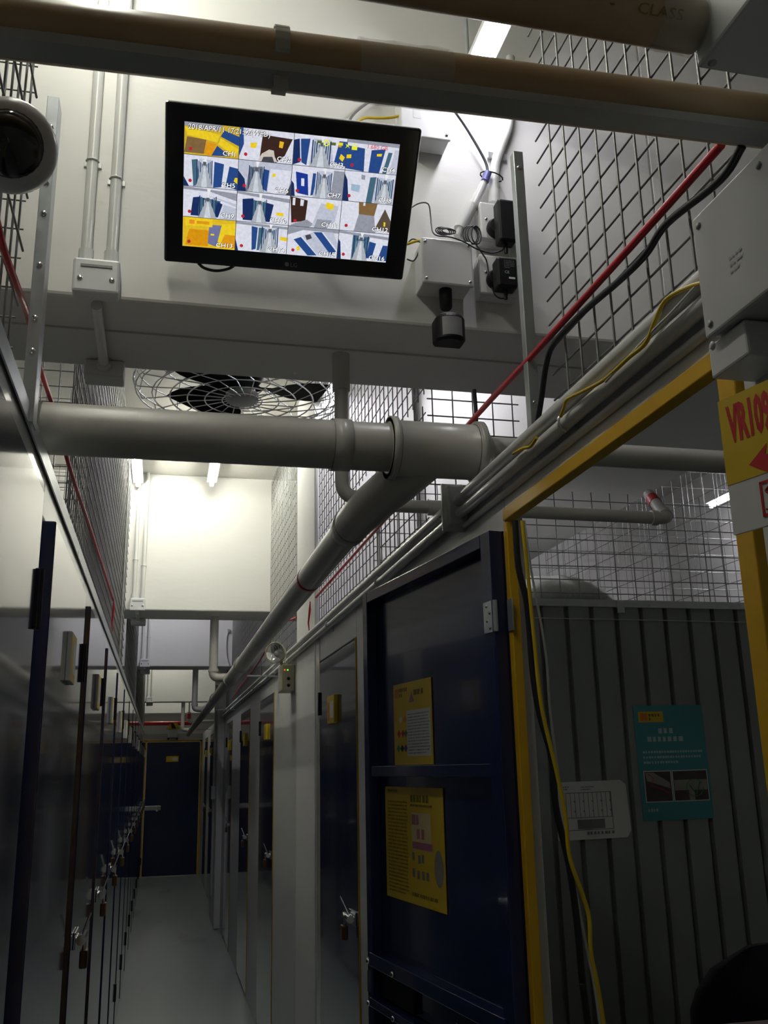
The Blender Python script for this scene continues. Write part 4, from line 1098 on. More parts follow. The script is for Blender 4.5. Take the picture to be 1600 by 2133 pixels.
cable('adapter_lead', [wpt(846, 440, 1.96), wpt(872, 424, 1.975), wpt(892, 425, 1.975), wpt(897, 450, 1.975), wpt(899, 470, 1.965), wpt(902, 484, 1.935), wpt(912, 491, 1.920), wpt(938, 494, 1.9215), wpt(965, 503, 1.9215), wpt(992, 518, 1.921), wpt(1020, 527, 1.923), wpt(1045, 522, 1.918), wpt(1050, 512, 1.918)], .0018, 'blk_cable', 'thin black lead looping from the monitor over the lower junction box to the larger adapter')
cable('adapter_lead', [wpt(848, 540, 1.965), wpt(862, 543, 1.97), wpt(872, 525, 1.965), wpt(876, 506, 1.95), wpt(860, 498, 1.97), wpt(848, 508, 1.97)], .0018, 'blk_cable', 'thin black lead looped between the monitor and the lower junction box')
cable('adapter_lead', [wpt(1057, 606, 1.922), wpt(1056, 616, 1.93), wpt(1045, 622, 1.94), wpt(1030, 612, 1.945), wpt(1020, 580, 1.948), wpt(1014, 545, 1.948), wpt(1006, 530, 1.946), wpt(985, 500, 1.95)], .0018, 'blk_cable', 'thin black lead hanging from the smaller adapter across the lower socket')
for (cx_, cy_, rr, n_, lab) in ((927, 482, .012, 4, 'small coil of black lead on top of the lower junction box'), (984, 490, .016, 4, 'bundled black lead between the junction box and the sockets')):
    mb = MB(); c = np.array(wpt(cx_, cy_, 1.955))
    for k in range(n_):
        tl = random.uniform(.5, .95); ph = random.uniform(0, 3)
        mb.tube([tuple(c + np.array([rr * 1.5 * math.cos(q * .45 + ph) * (tl if cx_ > 950 else 1) + .004 * k - .006, -.004 * k, rr * math.sin(q * .45 + ph) * (1.6 if cx_ > 950 else tl) - .002 * k])) for q in range(15)], .0017, 6)
    tag(mb.build('cable_coil', 'blk_cable'), lab, 'cable')
cable('monitor_cable', [wpt(410, 545, 1.955), wpt(425, 558, 1.965), wpt(450, 564, 1.97), wpt(475, 560, 1.965), wpt(490, 552, 1.955)], .0035, 'blk_cable', 'black cable looping below the bottom edge of the monitor')

# ================================================================ LONG CABLES
cable('red_hose', [(XR - .006, .925, 2.394), (XR - .006, 1.2, 2.392), (XR - .006, 1.6, 2.392), (XR - .006, 1.95, 2.397), (XR - .006, 3.0, 2.39), (XR - .006, 4.28, 2.385)], .0062, 'red_cable', 'taut red hose running along the wire cage past the steel post', 'hose', 3)
cable('red_hose', [(XR + .002, 4.98, 2.40), (XR + .002, 5.8, 2.46), (XR + .002, 7.0, 2.38), (XR + .002, 8.6, 2.34), (XR + .002, 9.6, 2.30)], .006, 'red_cable', 'thin red hose sagging beyond the emergency lamp', 'hose', 4)
cable('red_cable', [(-.246, .97, 2.395), (-.246, 1.06, 2.385)] + [tuple(at(x_, y_, X=X_)) for x_, y_, X_ in ((0, 490, -.246), (38, 602, -.247), (58, 660, -.262), (85, 770, -.264), (107, 838, -.268), (141, 960, -.249), (165, 1035, -.246), (190, 1108, -.246), (236, 1250, -.246))], .0055, 'red_cable', 'thin red cable along the wire cage above the long door row', 'cable', 5)
for x, y, z, lab in ((-.246, at(237, 1255, X=-.246)[1], at(237, 1255, X=-.246)[2] - .05, 'red ribbon knot at the far end of the thin red cable'), (XR - .012, 4.42, 2.33, 'red ribbon hanging on the white column')):
    mb = MB()
    mb.tube([(x, y, z + .06), (x, y + .01, z + .02), (x - .004, y + .03, z - .04), (x, y + .02, z - .09)], [.002, .006, .004, .002], 5); tag(mb.build('ribbon', 'red_cable'), lab, 'ribbon')
XK = XR + .004
def rpt(px, py, X=XR - .003):
    return tuple(at(px, py, X=X))


cable('black_cable', [rpt(1546, 305), rpt(1500, 375), rpt(1390, 465), rpt(1345, 530), rpt(1290, 585), rpt(1215, 650), rpt(1155, 715), rpt(1138, 760), rpt(1128, 830), rpt(1120, 880)], .0058, 'blk_cable', 'thick black cable sagging below the red hose on the wire cage')
cable('black_cable', [rpt(988, 812, XR + .03), rpt(992, 870, XR + .03), rpt(990, 920, XR + .03), rpt(992, 985, XR + .03), rpt(985, 1012, XR + .02), rpt(970, 1030, XR + .01), rpt(965, 1045, XR + .005)], .0052, 'blk_cable', 'black cable dropping behind the reducer of the drain pipe')
cable('yellow_cable', [rpt(1470, 588, XR - .038), rpt(1440, 596, XR - .038), rpt(1400, 615, XR - .038), rpt(1380, 635, XR - .038), rpt(1362, 675, XR - .038), rpt(1345, 715, XR - .038), rpt(1310, 745, XR - .038), rpt(1260, 790, XR - .038), rpt(1215, 815, XR - .038), rpt(1182, 832, XR - .038), rpt(1175, 850, XR - .038), rpt(1168, 868, XR - .038)], .0032, 'yel_cable', 'yellow cable lying along the top of the white conduits')
cable('yellow_cable', [rpt(1118, 912, XR - .038), rpt(1105, 930, XR - .038), rpt(1090, 934, XR - .038), rpt(1070, 945, XR - .038)], .0032, 'yel_cable', 'short end of yellow cable at the foot of the steel post')
cable('white_cable', [rpt(1455, 590, XR - .038), rpt(1400, 650, XR - .038), rpt(1350, 700, XR - .038), rpt(1262, 795, XR - .038)], .002, 'wht_cable', 'thin white cable beside the yellow cable on the conduits')
# conduits on the right partition
cr = thing('conduit_run', (XR, 2.0, ZT), 'pair of pale conduits running along the top of the white partition', 'conduit')
MB().tube([(XR - .020, .915, 2.225), (XR - .020, 5.6, 2.223), (XR - .020, 10.7, 2.219)], .0150, 12).build('conduit', 'conduit_g', cr)
MB().tube([(XR - .018, .915, 2.194), (XR - .018, 5.6, 2.190), (XR - .018, 10.7, 2.185)], .0130, 12).build('conduit', 'conduit_g', cr)
MB().tube([(XR - .005, .915, 2.166), (XR - .005, 2.05, 2.166)], .0075, 10).build('conduit', 'conduit_g', cr)
for y in (1.42, 2.9, 3.85, 5.2, 7.1, 9.0):
    s = MB(); s.box((XR - .004, y, 2.165), (XR, y + .018, 2.25)); s.tube([(XR - .018 - .015 * math.sin(q), y + .009, 2.194 + .016 * math.cos(q)) for q in (0, .6, 1.2, 1.9, 2.5, 3.1)], .003, 6)
    s.build('saddle_clip', 'galv', cr)
cb = thing('conduit_box', (XR - .03, 2.05, 2.17), 'small white flanged conduit clamp beside the yellow jamb', 'conduit fitting')
a = at(955, 1085, X=XR - .02)
MB().box((XR - .045, a[1] - .01, 2.165), (XR, a[1] + .035, 2.262), .004).build('clamp_body', 'box_g', cb)
MB().box((XR - .055, a[1] + .012, 2.155), (XR, a[1] + .022, 2.272), .002).build('flange', 'conduit', cb)

# ================================================================ EMERGENCY LAMP ON THE WHITE PANEL
ea = at(588, 1385, X=.655); eb = at(612, 1440, X=.655)
em_ = thing('emergency_lamp', (XR, 5.2, 2.03), 'emergency lamp with round head over a cream battery box past the column', 'lamp')
bx0, bx1 = XR - .07, XR
ey0, ey1 = 5.02, 5.20
ez1 = min(2.165, at(598, 1385, Y=5.05)[2]); ez0 = at(598, 1440, Y=5.05)[2]
MB().box((bx0, ey0, ez0), (bx1, ey1, ez1), .006).build('battery_box', 'cream', em_)
for k, m_ in enumerate(('led_g', 'led_r')):
    MB().lathe((bx1 - .040 - .016 * k, ey0, ez1 - .03), (0, -1, 0), [(0, .004), (.003, .003), (.004, 0)], 8).build('indicator', m_, em_)
for k in range(2):
    MB().lathe((bx1 - .035, ey0, ez1 - .075 - .035 * k), (0, -1, 0), [(0, .009), (.006, .008), (.007, 0)], 10).build('switch_knob', 'black', em_)
hc = at(583, 1362, Y=5.12)
hdx = Vector((-.55, -.83, .02)).normalized()
hc = Vector((XR - .092, 5.09, hc[2] + .0))
MB().lathe(hc - hdx * .05, hdx, [(0, .001), (0, .012), (.012, .032), (.04, .052), (.065, .058), (.075, .058), (.075, .053), (.066, .049)], 22, False).build('lamp_head', 'cream', em_)
MB().lathe(hc + hdx * .019, hdx, [(-.028, .006), (-.016, .030), (-.002, .046), (.004, .0505)], 22, False).build('reflector', 'reflector', em_)
MB().lathe(hc - hdx * .012, hdx, [(0, .008), (.012, .012), (.020, .010), (.024, 0)], 12).build('bulb', 'wcard', em_)
MB().cyl(tuple(hc - hdx * .03), (XR - .056, 5.12, ez1 - .004), .009, 10).build('bracket', 'cream', em_)
# conduit with box on the far column
fc = thing('far_conduit', (.60, 11.1, 0), 'thin white conduit and box running down the far white column', 'conduit')
fx = .61
MB().cyl((fx, 11.0, 1.42), (fx, 11.0, 2.55), .014, 8).build('conduit', 'conduit', fc)
MB().cyl((fx, 11.0, 0.3), (fx, 11.0, 1.35), .010, 8).build('conduit', 'conduit', fc)
MB().box((fx - .03, 10.93, 1.30), (.625, 11.07, 1.44), .005).build('box', 'box', fc)
tc_ = at(410, 1300, Y=9.93)
tl = thing('surface_cable', (at(475, 1320, Y=9.94)[0], 9.94, 2.8), 'thin white cable and hook hanging on the third beam', 'cable')
MB().tube(catmull([tuple(at(477, 1312, Y=9.94)), tuple(at(472, 1330, Y=9.94)), tuple(at(472, 1365, Y=9.94)), tuple(at(478, 1388, Y=9.94))], 4), .008, 6).build('lead', 'box_g', tl)
MB().box(tuple(at(474, 1310, Y=9.93)), tuple(at(479, 1318, Y=9.95)), .004).build('hook', 'chan', tl)

# ================================================================ CORRUGATED STORE
YC = 3.21
cw = thing('wall_corrugated', (1.6, YC, 0), 'grey green corrugated steel partition inside the open store', 'partition', kind='structure')
mb = MB(); x = .74; prof = []
rib = at(1190, 1500, Y=YC)[0]
x = rib - .101 * 6
while x < 2.75:
    prof += [(x, 0.0), (x + .011, .022), (x + .017, .022), (x + .020, 0.0)]
    x += .101
prof = [(max(.735, px_), d_) for px_, d_ in prof]
vs = [(px_, YC + d_, z) for z in (0.0, 2.185) for px_, d_ in prof] ; n_ = len(prof)
vs2 = [(a_, b_ + .0015, c_) for a_, b_, c_ in vs]
mb.add(vs + vs2, [(i, i + 1, n_ + i + 1, n_ + i) for i in range(n_ - 1)] + [(2 * n_ + i, 3 * n_ + i, 3 * n_ + i + 1, 2 * n_ + i + 1) for i in range(n_ - 1)])
mb.build('corrugated_sheet', 'corr', cw)
MB().box((.735, YC - .006, 2.178), (2.75, YC + .03, 2.205)).build('top_rail', 'galv', cw)
MB().cyl((.80, YC - .006, 2.135), (2.7, YC - .006, 2.125), .0018, 6).build('tie_wire', 'wht_cable', cw)
MB().box((1.655, YC - .012, 2.155), (1.685, YC - .004, 2.20), .002).build('rail_clip', 'galv', cw)
wire_mesh('wire_cage', 'y', YC + .015, .74, 2.75, 2.206, ZB - .02, .078, .052, .0020, 'wire cage panel on top of the corrugated partition')
wire_mesh('wire_cage', 'y', 4.7, 1.24, 3.3, 2.2, ZB + .8, .10, .10, .0020, 'second wire cage panel seen through the first behind the corrugated store', False)
wire_mesh('wire_cage', 'x', 2.72, 3.3, 6.3, 2.206, ZC - .1, .10, .10, .0020, 'wire cage side panel below the glaring lamp in the store', False)
struct('partition_back', MB().box((2.75, YC - .02, 0), (2.79, 6.2, 2.2)), 'panel_mat', 'white partition side behind the corrugated store', 'partition')
sb = MB().box((.78, YC + .06, 2.15), (2.7, YC + .85, 2.185), .002).build('storage_board', 'wcard')
tag(sb, 'pale board behind the corrugated partition with a sack on it', 'board')
tag(MB().box((.80, YC + .10, 0), (2.68, YC + .80, 2.148), .004).build('storage_crate', 'panel_mat'), 'tall pale storage unit standing behind the corrugated partition', 'crate')
# sack
s0 = at(1085, 1248, Y=3.38); s1 = at(1275, 1240, Y=3.38); s2 = at(1165, 1205, Y=3.38)
L_ = s1[0] - s0[0] + .05; hh = (s2[2] - 2.187)
rings = []
for i in range(17):
    u = i / 16; xx = s1[0] - L_ * u
    k = math.sin(math.pi * min(1, max(0.02, u))) ** .55 if u < .5 else (1 - max(0, u - .8) * 3.2 if u > .8 else 1)
    k = max(k, .06)
    sag = .02 * math.sin(u * 9)
    rg = []
    for q in range(16):
        an = 2 * math.pi * q / 16
        zc = math.sin(an)
        rg.append((xx, 3.40 + .14 * math.cos(an) * (k ** .5), 2.187 + (hh * (k * .5 + .02)) * (1 + zc) + (.006 * math.sin(5 * an + u * 20)) * (zc > 0) + .002))
    rings.append(rg)
o = MB().ring_strip(rings, True, True).build('sack', 'sack'); tag(o, 'plump white woven sack lying on top of the corrugated partition', 'sack')

# notices on the corrugated wall
EX = np.array([1., 0, 0]); EN = np.array([0, -1., 0]); YN = YC - .002
def wall_sheet(tl, tr, bl):
    p = at(*tl, Y=YN); q = at(*tr, Y=YN); r_ = at(*bl, Y=YN)
    ux = (q - p); w = np.linalg.norm(ux); ux /= w
    uy = np.cross(ux, -EN) ; uy = uy if uy[2] > 0 else -uy
    return p, ux, uy, w, float(np.linalg.norm(r_ - p))


p, ux, uy, w, h_ = wall_sheet((1318, 1470), (1461, 1468), (1334, 1711))
t, pap = sheet('poster', p, ux, uy, EN, w, h_, 'teal', 'teal poster with two cable photos on the corrugated partition', 'poster')
mb = MB(); rect(mb, p, ux, uy, EN, w * .06, h_ * .055, w * .42, h_ * .15, .0016); lgp = mb.build('logo_panel', 'ycard', t)
mb = MB(); rect(mb, p, ux, uy, EN, w * .09, h_ * .07, w * .19, h_ * .135, .002); mb.build('logo_print', 'orange', lgp)
mb = MB(); glyph_rows(mb, p + ux * w * .21 - uy * h_ * .07, ux, uy, w * .19, h_ * .07, 2, .002, EN, .7); mb.build('logo_print', 'brownink', lgp)
mb = MB(); glyph_rows(mb, p + ux * w * .33 - uy * h_ * .20, ux, uy, w * .30, h_ * .055, 1, .0016, EN, .85, w * .07)
glyph_rows(mb, p + ux * w * .16 - uy * h_ * .275, ux, uy, w * .70, h_ * .05, 1, .0016, EN, .85, w * .07); mb.build('heading_print', 'pale', t, 'stuff')
mb = MB(); glyph_rows(mb, p + ux * w * .08 - uy * h_ * .39, ux, uy, w * .86, h_ * .135, 3, .0016, EN, .45, w * .035); glyph_rows(mb, p + ux * w * .08 - uy * h_ * .89, ux, uy, w * .34, h_ * .04, 1, .0016, EN, .6, w * .035); mb.build('small_print', 'pale', t, 'stuff')
for x0, x1, cm in ((.06, .45, 'photo_d'), (.46, .97, 'photo_d')):
    mb = MB(); rect(mb, p, ux, uy, EN, w * x0, h_ * .575, w * x1, h_ * .845, .0014); bd = mb.build('photo_border', 'wcard', t)
    mb = MB(); rect(mb, p, ux, uy, EN, w * (x0 + .012), h_ * .583, w * (x1 - .012), h_ * .837, .0017); mb.build('photo', cm, bd)
    if x0 < .1:
        mb = MB(); a = p + EN * .002; mb.add([a + ux * w * X_ - uy * h_ * Y_ for X_, Y_ in ((.08, .59), (.2, .59), (.42, .68), (.42, .73), (.1, .66))][::-1], [(0, 1, 2, 3, 4)]); mb.build('photo_cable', 'photo_l', bd)
        mb = MB(); mb.tube([tuple(a + ux * w * X_ - uy * h_ * Y_) for X_, Y_ in ((.12, .60), (.2, .64), (.14, .70), (.28, .73), (.40, .77))], .0016, 5); mb.build('photo_cable', 'redink', bd)
    else:
        mb = MB(); a = p + EN * .002; rect(mb, p, ux, uy, EN, w * .48, h_ * .66, w * .95, h_ * .75, .002); rect(mb, p, ux, uy, EN, w * .68, h_ * .66, w * .76, h_ * .835, .0021); mb.build('photo_wall', 'photo_l', bd)
        mb = MB(); a = p + EN * .0025; mb.tube([tuple(a + ux * w * (.77 + .12 * math.cos(q * .45)) - uy * h_ * (.73 + .075 * math.sin(q * .45))) for q in range(14)], .0013, 5); mb.tube([tuple(a + ux * w * X_ - uy * h_ * Y_) for X_, Y_ in ((.70, .71), (.78, .79), (.85, .68))], .003, 5); mb.build('photo_cable', 'greenink', bd)
p, ux, uy, w, h_ = wall_sheet((1154, 1630), (1302, 1624), (1153, 1752))
t = thing('floor_plan', tuple(p), 'white laminated floor plan sheet with clipped corners on the corrugated partition', 'sheet')
mb = MB(); pts = [(0, 0), (.93, 0), (1, .08), (1.02, .88), (.96, 1.0), (0, 1.0)]
f0 = [p + ux * w * X_ - uy * h_ * Y_ for X_, Y_ in pts]; f1 = [v + EN * .0012 for v in f0]
mb.add(f0 + f1, [(6, 7, 8, 9, 10, 11)[::-1], (0, 1, 2, 3, 4, 5)] + [(i, (i + 1) % 6, 6 + (i + 1) % 6, 6 + i) for i in range(6)]); mb.build('paper', 'wcard', t)
mb = MB()
for i in range(11):
    X_ = .14 + .062 * i; rect(mb, p, ux, uy, EN, w * X_, h_ * .19, w * (X_ + .008), h_ * .62, .0017)
for Y_ in (.19, .62, .83):
    rect(mb, p, ux, uy, EN, w * .14, h_ * Y_, w * .78, h_ * (Y_ + .012), .0017)
rect(mb, p, ux, uy, EN, w * .77, h_ * .19, w * .78, h_ * .84, .0017)
for i in range(5):
    for j in range(2):
        X_ = .25 + .125 * i; Y_ = .33 + .17 * j; rect(mb, p, ux, uy, EN, w * X_, h_ * Y_, w * (X_ + .02), h_ * (Y_ + .03), .0019)
rect(mb, p, ux, uy, EN, w * .28, h_ * .66, w * .66, h_ * .82, .0017)
rect(mb, p, ux, uy, EN, w * .38, h_ * .68, w * .55, h_ * .81, .0018)
glyph_rows(mb, p + ux * w * .40 - uy * h_ * .86, ux, uy, w * .52, h_ * .07, 1, .0017, EN, .7, w * .045)
glyph_rows(mb, p + ux * w * .36 - uy * h_ * .08, ux, uy, w * .2, h_ * .08, 2, .0017, EN, .5, w * .02); glyph_rows(mb, p + ux * w * .12 - uy * h_ * .07, ux, uy, w * .1, h_ * .08, 2, .0017, EN, .6, w * .02)
mb.build('plan_print', 'greyink', t)

# cables hanging in the doorway
def hpt(px, py, y=1.70):
    return tuple(at(px, py, Y=y))


bot = lambda p, dx: (p[0] + dx, p[1], .012)
pb = [hpt(1073, 1085), hpt(1080, 1180), hpt(1098, 1260), hpt(1110, 1400), hpt(1125, 1490), hpt(1150, 1580), hpt(1158, 1680), hpt(1185, 1800), hpt(1202, 1920), hpt(1213, 2040), hpt(1225, 2133)]
cable('black_cable', pb + [(pb[-1][0] + .05, 1.72, .6), (pb[-1][0] + .07, 1.75, .012)], .0068, 'blk_cable', 'thick black cable hanging down the yellow doorway', 'cable')
py_ = [hpt(1088, 1085, 1.684), hpt(1100, 1200, 1.684), hpt(1113, 1330, 1.684), hpt(1128, 1470, 1.684), hpt(1158, 1600, 1.684), hpt(1178, 1700, 1.684), hpt(1188, 1790, 1.684), hpt(1225, 1900, 1.684), hpt(1232, 1990, 1.684), hpt(1258, 2133, 1.684)]
cable('yellow_cable', py_ + [(py_[-1][0] + .05, 1.685, .6), (py_[-1][0] + .06, 1.69, .012)], .0042, 'yel_cable', 'yellow cable hanging down the yellow doorway beside the black one')
pw_ = [hpt(1092, 1085, 1.714), hpt(1105, 1180, 1.714), hpt(1122, 1270, 1.714), hpt(1138, 1370, 1.714), hpt(1146, 1480, 1.714), hpt(1160, 1590, 1.714), hpt(1178, 1720, 1.714), hpt(1195, 1830, 1.714), hpt(1225, 1990, 1.714), hpt(1250, 2133, 1.714)]
cable('white_cable', pw_ + [(pw_[-1][0] + .05, 1.73, .6), (pw_[-1][0] + .06, 1.76, .012)], .0026, 'wht_cable', 'thin white cable hanging down the yellow doorway')

# chair behind the counter
kc = at(1640, 2050, Y=2.55)
ch = thing('office_chair', (kc[0], 2.45, 0), 'black padded office chair with rounded back in the open store', 'chair')
xc_, yb_ = kc[0], 2.52
zt_ = at(1600, 1968, Y=2.5)[2]
rings = []
hwid = xc_ - at(1425, 2100, Y=2.52)[0]
for i in range(13):
    z = zt_ - .56 * (i / 12)
    k = min(1, .62 + .38 * math.sin(min(1, i / 3.2) * math.pi / 2)) if i else .50
    wv = hwid * k * (1 + .06 * (i / 12)); th_ = .035 * (.35 if i == 0 else 1)
    rings.append([(xc_ + wv * math.copysign(abs(math.cos(a_)) ** .45, math.cos(a_)), yb_ + .05 * (math.cos(a_) ** 2) * -1 + th_ * math.copysign(abs(math.sin(a_)) ** .6, math.sin(a_)) + .03 * (i / 12) ** 2, z) for a_ in [2 * math.pi * q / 28 for q in range(28)]])
MB().ring_strip(rings, True, True).build('backrest', 'fabric', ch)
MB().box((xc_ - .25, yb_ - .05, .44), (xc_ + .25, yb_ + .42, .52), .03).build('seat', 'fabric', ch)
MB().tube([(xc_, yb_ + .02, zt_ - .45), (xc_, yb_ - .02, .50), (xc_, yb_ + .15, .43)], .02, 8).build('back_bar', 'black', ch)
MB().cyl((xc_, yb_ + .18, .10), (xc_, yb_ + .18, .44), .028, 12).build('gas_column', 'black', ch)
for q in range(5):
    a_ = q * 2 * math.pi / 5; e_ = (xc_ + .28 * math.cos(a_), yb_ + .18 + .28 * math.sin(a_), .07)
    lg_ = MB().tube([(xc_, yb_ + .18, .12), e_], [.022, .014], 8).build('leg', 'black', ch)
    MB().lathe((e_[0] - .012, e_[1], .028), (1, 0, 0), [(0, .02), (.004, .028), (.02, .028), (.024, .02)], 12).build('caster', 'black', lg_)
ct_z = at(1520, 2127, Y=2.25)[2]
ctx = at(1455, 2130, Y=2.25)[0]
ct = thing('counter', (ctx + .5, 2.2, 0), 'dark reception counter in front of the office chair', 'counter')
MB().box((ctx, 1.85, ct_z - .03), (2.7, 2.25, ct_z - .004), .003).build('counter_top', 'wood', ct)
MB().box((ctx + .04, 1.9, 0), (2.66, 2.2, ct_z - .03), .003).build('counter_front', 'fabric', ct)
q1 = at(1545, 2113, Z=ct_z + .03)
for (u0, v0, rz_, lab) in ((at(1560, 2118, Z=ct_z)[0], 0, .4, 'folded pale paper sheet lying on the reception counter'), (at(1592, 2104, Z=ct_z)[0], .04, -.3, 'second pale paper sheet on the reception counter beside the folded one')):
    yb2 = 2.16 + v0
    mb = MB(); c = np.array([u0 + .13, yb2, ct_z - .0025 + v0 * .04])
    e1_ = np.array([math.cos(rz_ * .3), math.sin(rz_ * .3), 0]); e2_ = np.array([-e1_[1], e1_[0], 0])
    mb.obox(c, e1_, e2_, UZ, .12, .06, .0015); tag(mb.build('paper_sheet', 'wcard'), lab, 'paper')

# ================================================================ NEAR TOP: TAN PIPES ON A CHANNEL
y_ch = .865
gl = at(0, 95, Y=y_ch); gr_ = at(1600, 288, Y=y_ch)
def lerp(x):
    return gl[2] + (gr_[2] - gl[2]) * (x - gl[0]) / (gr_[0] - gl[0])


chn = thing('steel_channel', (.2, y_ch, 2.35), 'grey steel channel crossing overhead with a tan pipe lying in it', 'channel')
xa_, xb_2 = -.55, 1.15
mb = MB()
for (ya, yb3, za, zb3) in ((-.014, -.011, .0, .012), (-.011, .016, .0, .003)):
    vs = []
    for x in (xa_, xb_2):
        for yy in (ya, yb3):
            for z in (za, zb3):
                vs.append((x, y_ch + yy, lerp(x) + z))
    mb.add(vs, [(0, 1, 3, 2), (4, 6, 7, 5), (0, 4, 5, 1), (2, 3, 7, 6), (0, 2, 6, 4), (1, 5, 7, 3)])
mb.build('channel', 'chan', chn)
for x in (-.29, .735):
    MB().box((x - .012, y_ch - .006, ZT + .005), (x + .012, y_ch + .016, lerp(x) - .0005)).build('support_block', 'chan', chn)
pip = thing('tan_pipe', (.2, y_ch + .025, 2.4), 'long tan plastic pipe resting in the grey channel overhead', 'pipe')
rp_ = .032
MB().cyl((xa_, y_ch + .013, lerp(xa_) + .0028 + rp_), (xb_2, y_ch + .013, lerp(xb_2) + .0028 + rp_), rp_, 24).build('pipe_run', 'kraft', pip)
for x0, x1 in ((at(745, 100, Y=y_ch)[0], at(935, 120, Y=y_ch)[0]),):
    mb = MB(); N = 20; rings = []
    for i in range(9):
        x = x0 + (x1 - x0) * i / 8
        rings.append([(x, y_ch + .013 + (rp_ + .0022 + .0012 * math.sin(i * 2.1 + q)) * math.cos(2 * math.pi * q / N), lerp(x) + .004 + rp_ + (rp_ + .0022 + .0012 * math.sin(i * 1.7 + q * 1.3)) * math.sin(2 * math.pi * q / N)) for q in range(N)])
    mb.ring_strip(rings, False, True); mb.build('film_wrap', 'film', pip)
xs_ = at(585, 90, Y=y_ch)[0]
mb = MB(); zc_ = lerp(xs_)
loop = [(xs_, y_ch - .005, zc_ - .014), (xs_, y_ch - .005, zc_ + .016)]
for q in range(12):
    an = math.radians(200 - q * 17); loop.append((xs_, y_ch + .013 + .0345 * math.cos(an), zc_ + .036 + .0345 * math.sin(an)))
loop += [(xs_, y_ch + .020, zc_ - .003), (xs_, y_ch - .005, zc_ - .003)]
for i in range(len(loop) - 1):
    a_ = np.array(loop[i]); b_ = np.array(loop[i + 1]); d_ = b_ - a_; l_ = np.linalg.norm(d_); d_ /= l_
    nn_ = np.cross((1, 0, 0), d_)
    mb.obox((a_ + b_) / 2, (1, 0, 0), d_, nn_, .008, l_ / 2 + .001, .0007)
tag(mb.build('strap', 'strap'), 'clear plastic strap tying the tan pipe to the grey channel', 'strap')
# second tan pipe
p2 = at(1440, 88, Y=.77); p20 = at(1060, 8, Y=.77)
pip2 = thing('tan_pipe', (.3, .77, 2.4), 'second tan plastic pipe with printed lettering, its end wrapped in film', 'pipe')
r2 = .0285; zc2 = p2[2] + r2 * .95
MB().cyl((-.55, .775, zc2), (.5605, .775, zc2), r2, 24).build('pipe_run', 'kraft', pip2)
MB().lathe((.505, .775, zc2), (1, 0, 0), [(0, r2 + .001), (.015, r2 + .003), (.035, r2 + .002), (.0555, r2 + .004)], 20, False).build('film_wrap', 'film', pip2)
tq = at(1388, 5, Y=.757); an_ = math.radians(38)
tu = np.array([0, math.sin(an_) , math.cos(an_)]); tu = np.array([0, -.62, .78])
nrm = np.array([0, -.78, -.62])
text('CLASS', .016, 'brownink', pip2, np.array([at(1318, 4, Y=.757)[0], .775, zc2]) + nrm * (r2 + .0006), (1, 0, 0), tu, 'lettering', .0006, 'LEFT', 1.25)
text('-', .02, 'brownink', pip2, np.array([at(1262, 4, Y=.757)[0], .775, zc2]) + nrm * (r2 + .0006), (1, 0, 0), tu, 'lettering', .0006)
MB().box((-.285, .757, ZT + .005), (-.262, .793, zc2 - r2 - .0005)).build('support_block', 'chan', pip2)

# ================================================================ RIGHT NEAR BOXES AND SIGN
k0 = at(1452, 143, X=.56)
nb = thing('junction_box', (.62, k0[1] - .1, k0[2]), 'pale overhead junction box at the end of the film wrapped pipe', 'junction box')
MB().box((.56, k0[1] - .26, k0[2]), (.694, k0[1], k0[2] + .10), .004).build('box_body', 'box_g', nb)
for x, y in ((.572, k0[1] - .012), (.572, k0[1] - .15), (.68, k0[1] - .012)):
    screw(MB(), (x, y, k0[2]), (0, 0, -1), .005).build('screw', 'chan', nb)
XF = .62
a = at(1442, 461, X=XF); b = at(1470, 704, X=XF)
nb = thing('junction_box', (XF, a[1] - .1, b[2]), 'large pale grey junction box on the near cage above the yellow sign', 'junction box')
MB().box((XF + .006, a[1] - .295, b[2]), (.6895, a[1], a[2]), .004).build('box_body', 'box_g', nb)
lid = MB().box((XF, a[1] - .30, b[2] - .002), (XF + .008, a[1] + .002, a[2] + .002), .003).build('lid', 'box_g', nb)
for y in (a[1] - .012, a[1] - .135):
    for z in (a[2] - .014, b[2] + .012):
        screw(MB(), (XF, y, z), (-1, 0, 0), .0045).build('screw', 'chan', lid)
mb = MB(); pm = at(1532, 545, X=XF - .001); glyph_rows(mb, (XF - .0008, pm[1] + .012, pm[2] + .014), np.array([0, -1., 0]), UZ, .028, .026, 3, 0, np.array([-1., 0, 0]), .35, .006); mb.build('embossed_mark', 'chan', lid)
a2 = at(1473, 708, X=.632); b2 = at(1484, 790, X=.632)
nb = thing('conduit_box', (.64, a2[1] - .04, b2[2]), 'small white box just under the large grey junction box', 'junction box')
MB().box((.632, a2[1] - .075, b2[2]), (.69, a2[1], b[2] - .003), .003).build('box_body', 'box', nb)
screw(MB(), (.632, a2[1] - .010, a2[2] - .012), (-1, 0, 0), .005).build('rivet', 'box', nb)
